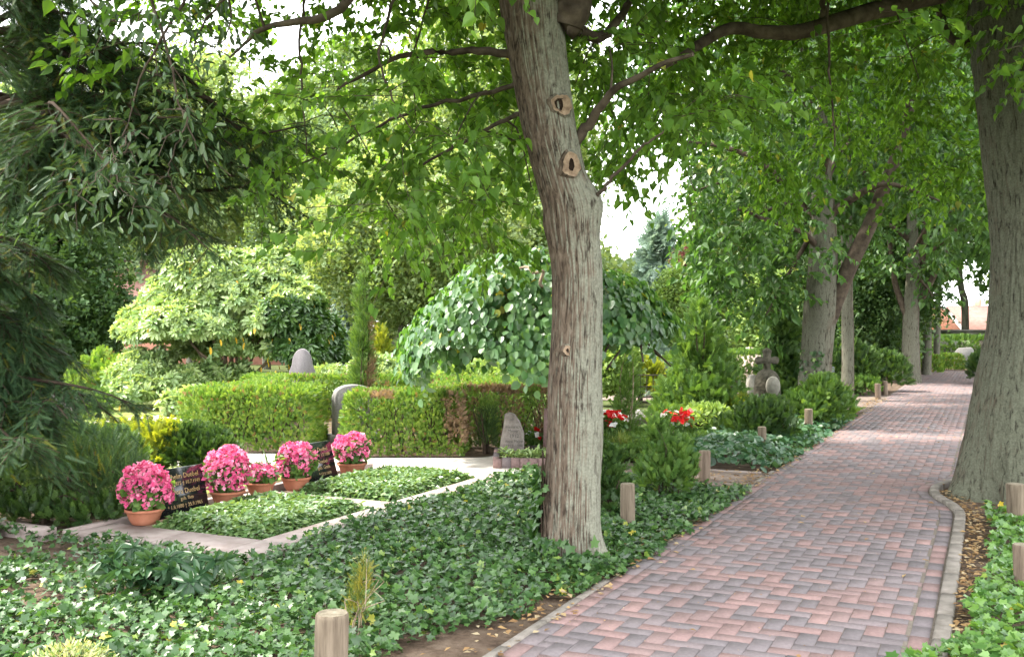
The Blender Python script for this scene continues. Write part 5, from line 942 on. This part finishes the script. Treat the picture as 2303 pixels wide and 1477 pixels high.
# ---- woodland that closes the horizon, one mass
n = 21000; px = rng.uniform(-350, 2750, n); d = rng.uniform(47, 66, n); top = env(px, [(-350, 180), (40, 200), (170, 330), (330, 260), (520, 340), (690, 240), (900, 200), (1240, 260), (1330, 560), (1420, 600), (1560, 560), (1640, 330), (1900, 250), (2075, 300), (2100, 800), (2235, 800), (2290, 300), (2750, 150)])
q = W(px, CY, d); lane = (px > 2080) & (px < 2260); top = top+60*(vnoise(np.stack([px/60, d/4, 0*px], -1), 90)-.5); zt = H-(top-CY)/F*d; lump = vnoise(np.stack([px/45, d/5, 0*px], -1), 91)
q[:, 2] = zt*(1-rng.random(n)**1.5*.98)*(.82+.25*lump); q, px, d = q[~lane], px[~lane], d[~lane]; n = len(q); mb = MB(); scatter(mb, CLUMP, q, rdir(n), rdir(n), rng.uniform(.5, 1.15, n), np.clip(rng.random(n)*.5+.6*vnoise(np.stack([px/110, d/9, q[:, 2]/4], -1), 92), 0, 1)); tag(mb.build('distant_woodland', leafmat('woodland_leaf', [(.11, .17, .08), (.17, .24, .12), (.25, .32, .17)], .4, .5, .3)), kind='stuff')
# ================================================================ houses
M_tile = solid('orange_roof_tile', [(.16, .055, .026), (.21, .08, .042), (.25, .11, .065)], 3., .8, .2, .03, 9., 4., 'Object', (1, 1, 4))
M_pinkt = solid('weathered_roof_tile', [(.15, .075, .06), (.19, .10, .082), (.23, .13, .108)], 3., .8, .2, .03, 9., 4., 'Object', (1, 1, 4))
M_brickw = solid('red_brick_wall', [(.38, .17, .12), (.46, .22, .16), (.5, .27, .2)], 6., .85, .1, .004, 40.)
M_plast = solid('white_plaster', [(.42, .415, .4), (.5, .49, .475)], 2., .8, .2)
M_glass = solid('window_glass', [(.03, .04, .05), (.06, .07, .08)], 2., .1, .5)
def house(label, x, y, wd, dp, eave, ridge, wall, roof, along=True):
    t = thing('house', label, 'house', (x, y, 0)); mb = MB(); hx, hy = wd/2, dp/2
    def bx_(m_, a, b, c, d_, e, f): box(m_, x+a, x+b, y+c, y+d_, e, f)
    bx_(mb, -hx, hx, -hy, hy, -.1, eave)
    g = [(-hx, 0), (hx, 0)]
    if along: v = [(-hx, -hy, eave), (-hx, hy, eave), (-hx, 0, ridge-.1), (hx, -hy, eave), (hx, hy, eave), (hx, 0, ridge-.1)]
    else: v = [(-hx, -hy, eave), (hx, -hy, eave), (0, -hy, ridge-.1), (-hx, hy, eave), (hx, hy, eave), (0, hy, ridge-.1)]
    mb.add(np.array(v)+[x, y, 0], [(0, 1, 2), (3, 5, 4)]); mb.build('wall', wall, t); rb = MB(); o_ = .35
    for s in (-1, 1):
        if along: P_ = np.array([(-hx-o_, s*(hy+o_), eave-.18), (hx+o_, s*(hy+o_), eave-.18), (hx+o_, 0, ridge), (-hx-o_, 0, ridge)])
        else: P_ = np.array([(s*(hx+o_), -hy-o_, eave-.18), (s*(hx+o_), hy+o_, eave-.18), (0, hy+o_, ridge), (0, -hy-o_, ridge)])
        P_ = P_+[x, y, 0]; up = np.array([0, 0, .14]); rb.add(np.concatenate([P_, P_+up]), [(0, 1, 2, 3), (4, 5, 6, 7), (0, 1, 5, 4), (1, 2, 6, 5), (2, 3, 7, 6), (3, 0, 4, 7)])
    r_ = rb.build('roof', roof, t); cb_ = MB(); bx_(cb_, hx*.3, hx*.3+.5, .2, .7, ridge-.8, ridge+.7); cb_.build('chimney', M_brickw, r_); gb = MB()
    tube(gb, [(x-hx-o_, y-hy-o_-.06, eave-.2), (x+hx+o_, y-hy-o_-.06, eave-.2)], .07, 8); gb.build('gutter', M_plast, t)
    for i in range(max(2, int(wd/3))):
        xx = -hx+(i+.5)*wd/max(2, int(wd/3)); fb = MB(); bx_(fb, xx-.5, xx+.5, -hy-.05, -hy+.02, .9, min(eave-.25, 2.1)); w_ = fb.build('window', M_plast, t); pb_ = MB(); bx_(pb_, xx-.42, xx+.42, -hy-.056, -hy-.04, .98, min(eave-.33, 2.02)); pb_.build('pane', M_glass, w_)
a = W(500, 707, 46); house('brick house with a faded pink tiled roof glimpsed behind the huge rhododendron', a[0], 49, 11.5, 8, 2.35, 4.8, M_brickw, M_pinkt)
a = W(2100, 742, 75); house('house with a steep orange tiled gable roof beyond the end of the path', a[0], 79, 3.0, 8, 1.6, 3.65, M_plast, M_tile, True)
a = W(2222, 742, 80); house('house with a faded pinkish roof right of the orange roof', a[0], 83, 3.2, 6, 1.6, 3.35, M_plast, M_pinkt)
t = thing('garage', 'white flat roofed garage behind the tall dark hedge at the end of the path', 'garage', (24.2, 53, 0)); mb = MB(); box(mb, 22.9, 25.6, 52, 56, -.05, 1.42); mb.build('wall', M_plast, t); mb = MB(); box(mb, 22.75, 25.75, 51.85, 56.15, 1.42, 1.54); mb.build('roof', M_grey, t); mb = MB(); box(mb, 23.2, 25.3, 51.97, 52.03, 0, 1.2); mb.build('door', M_conc, t)
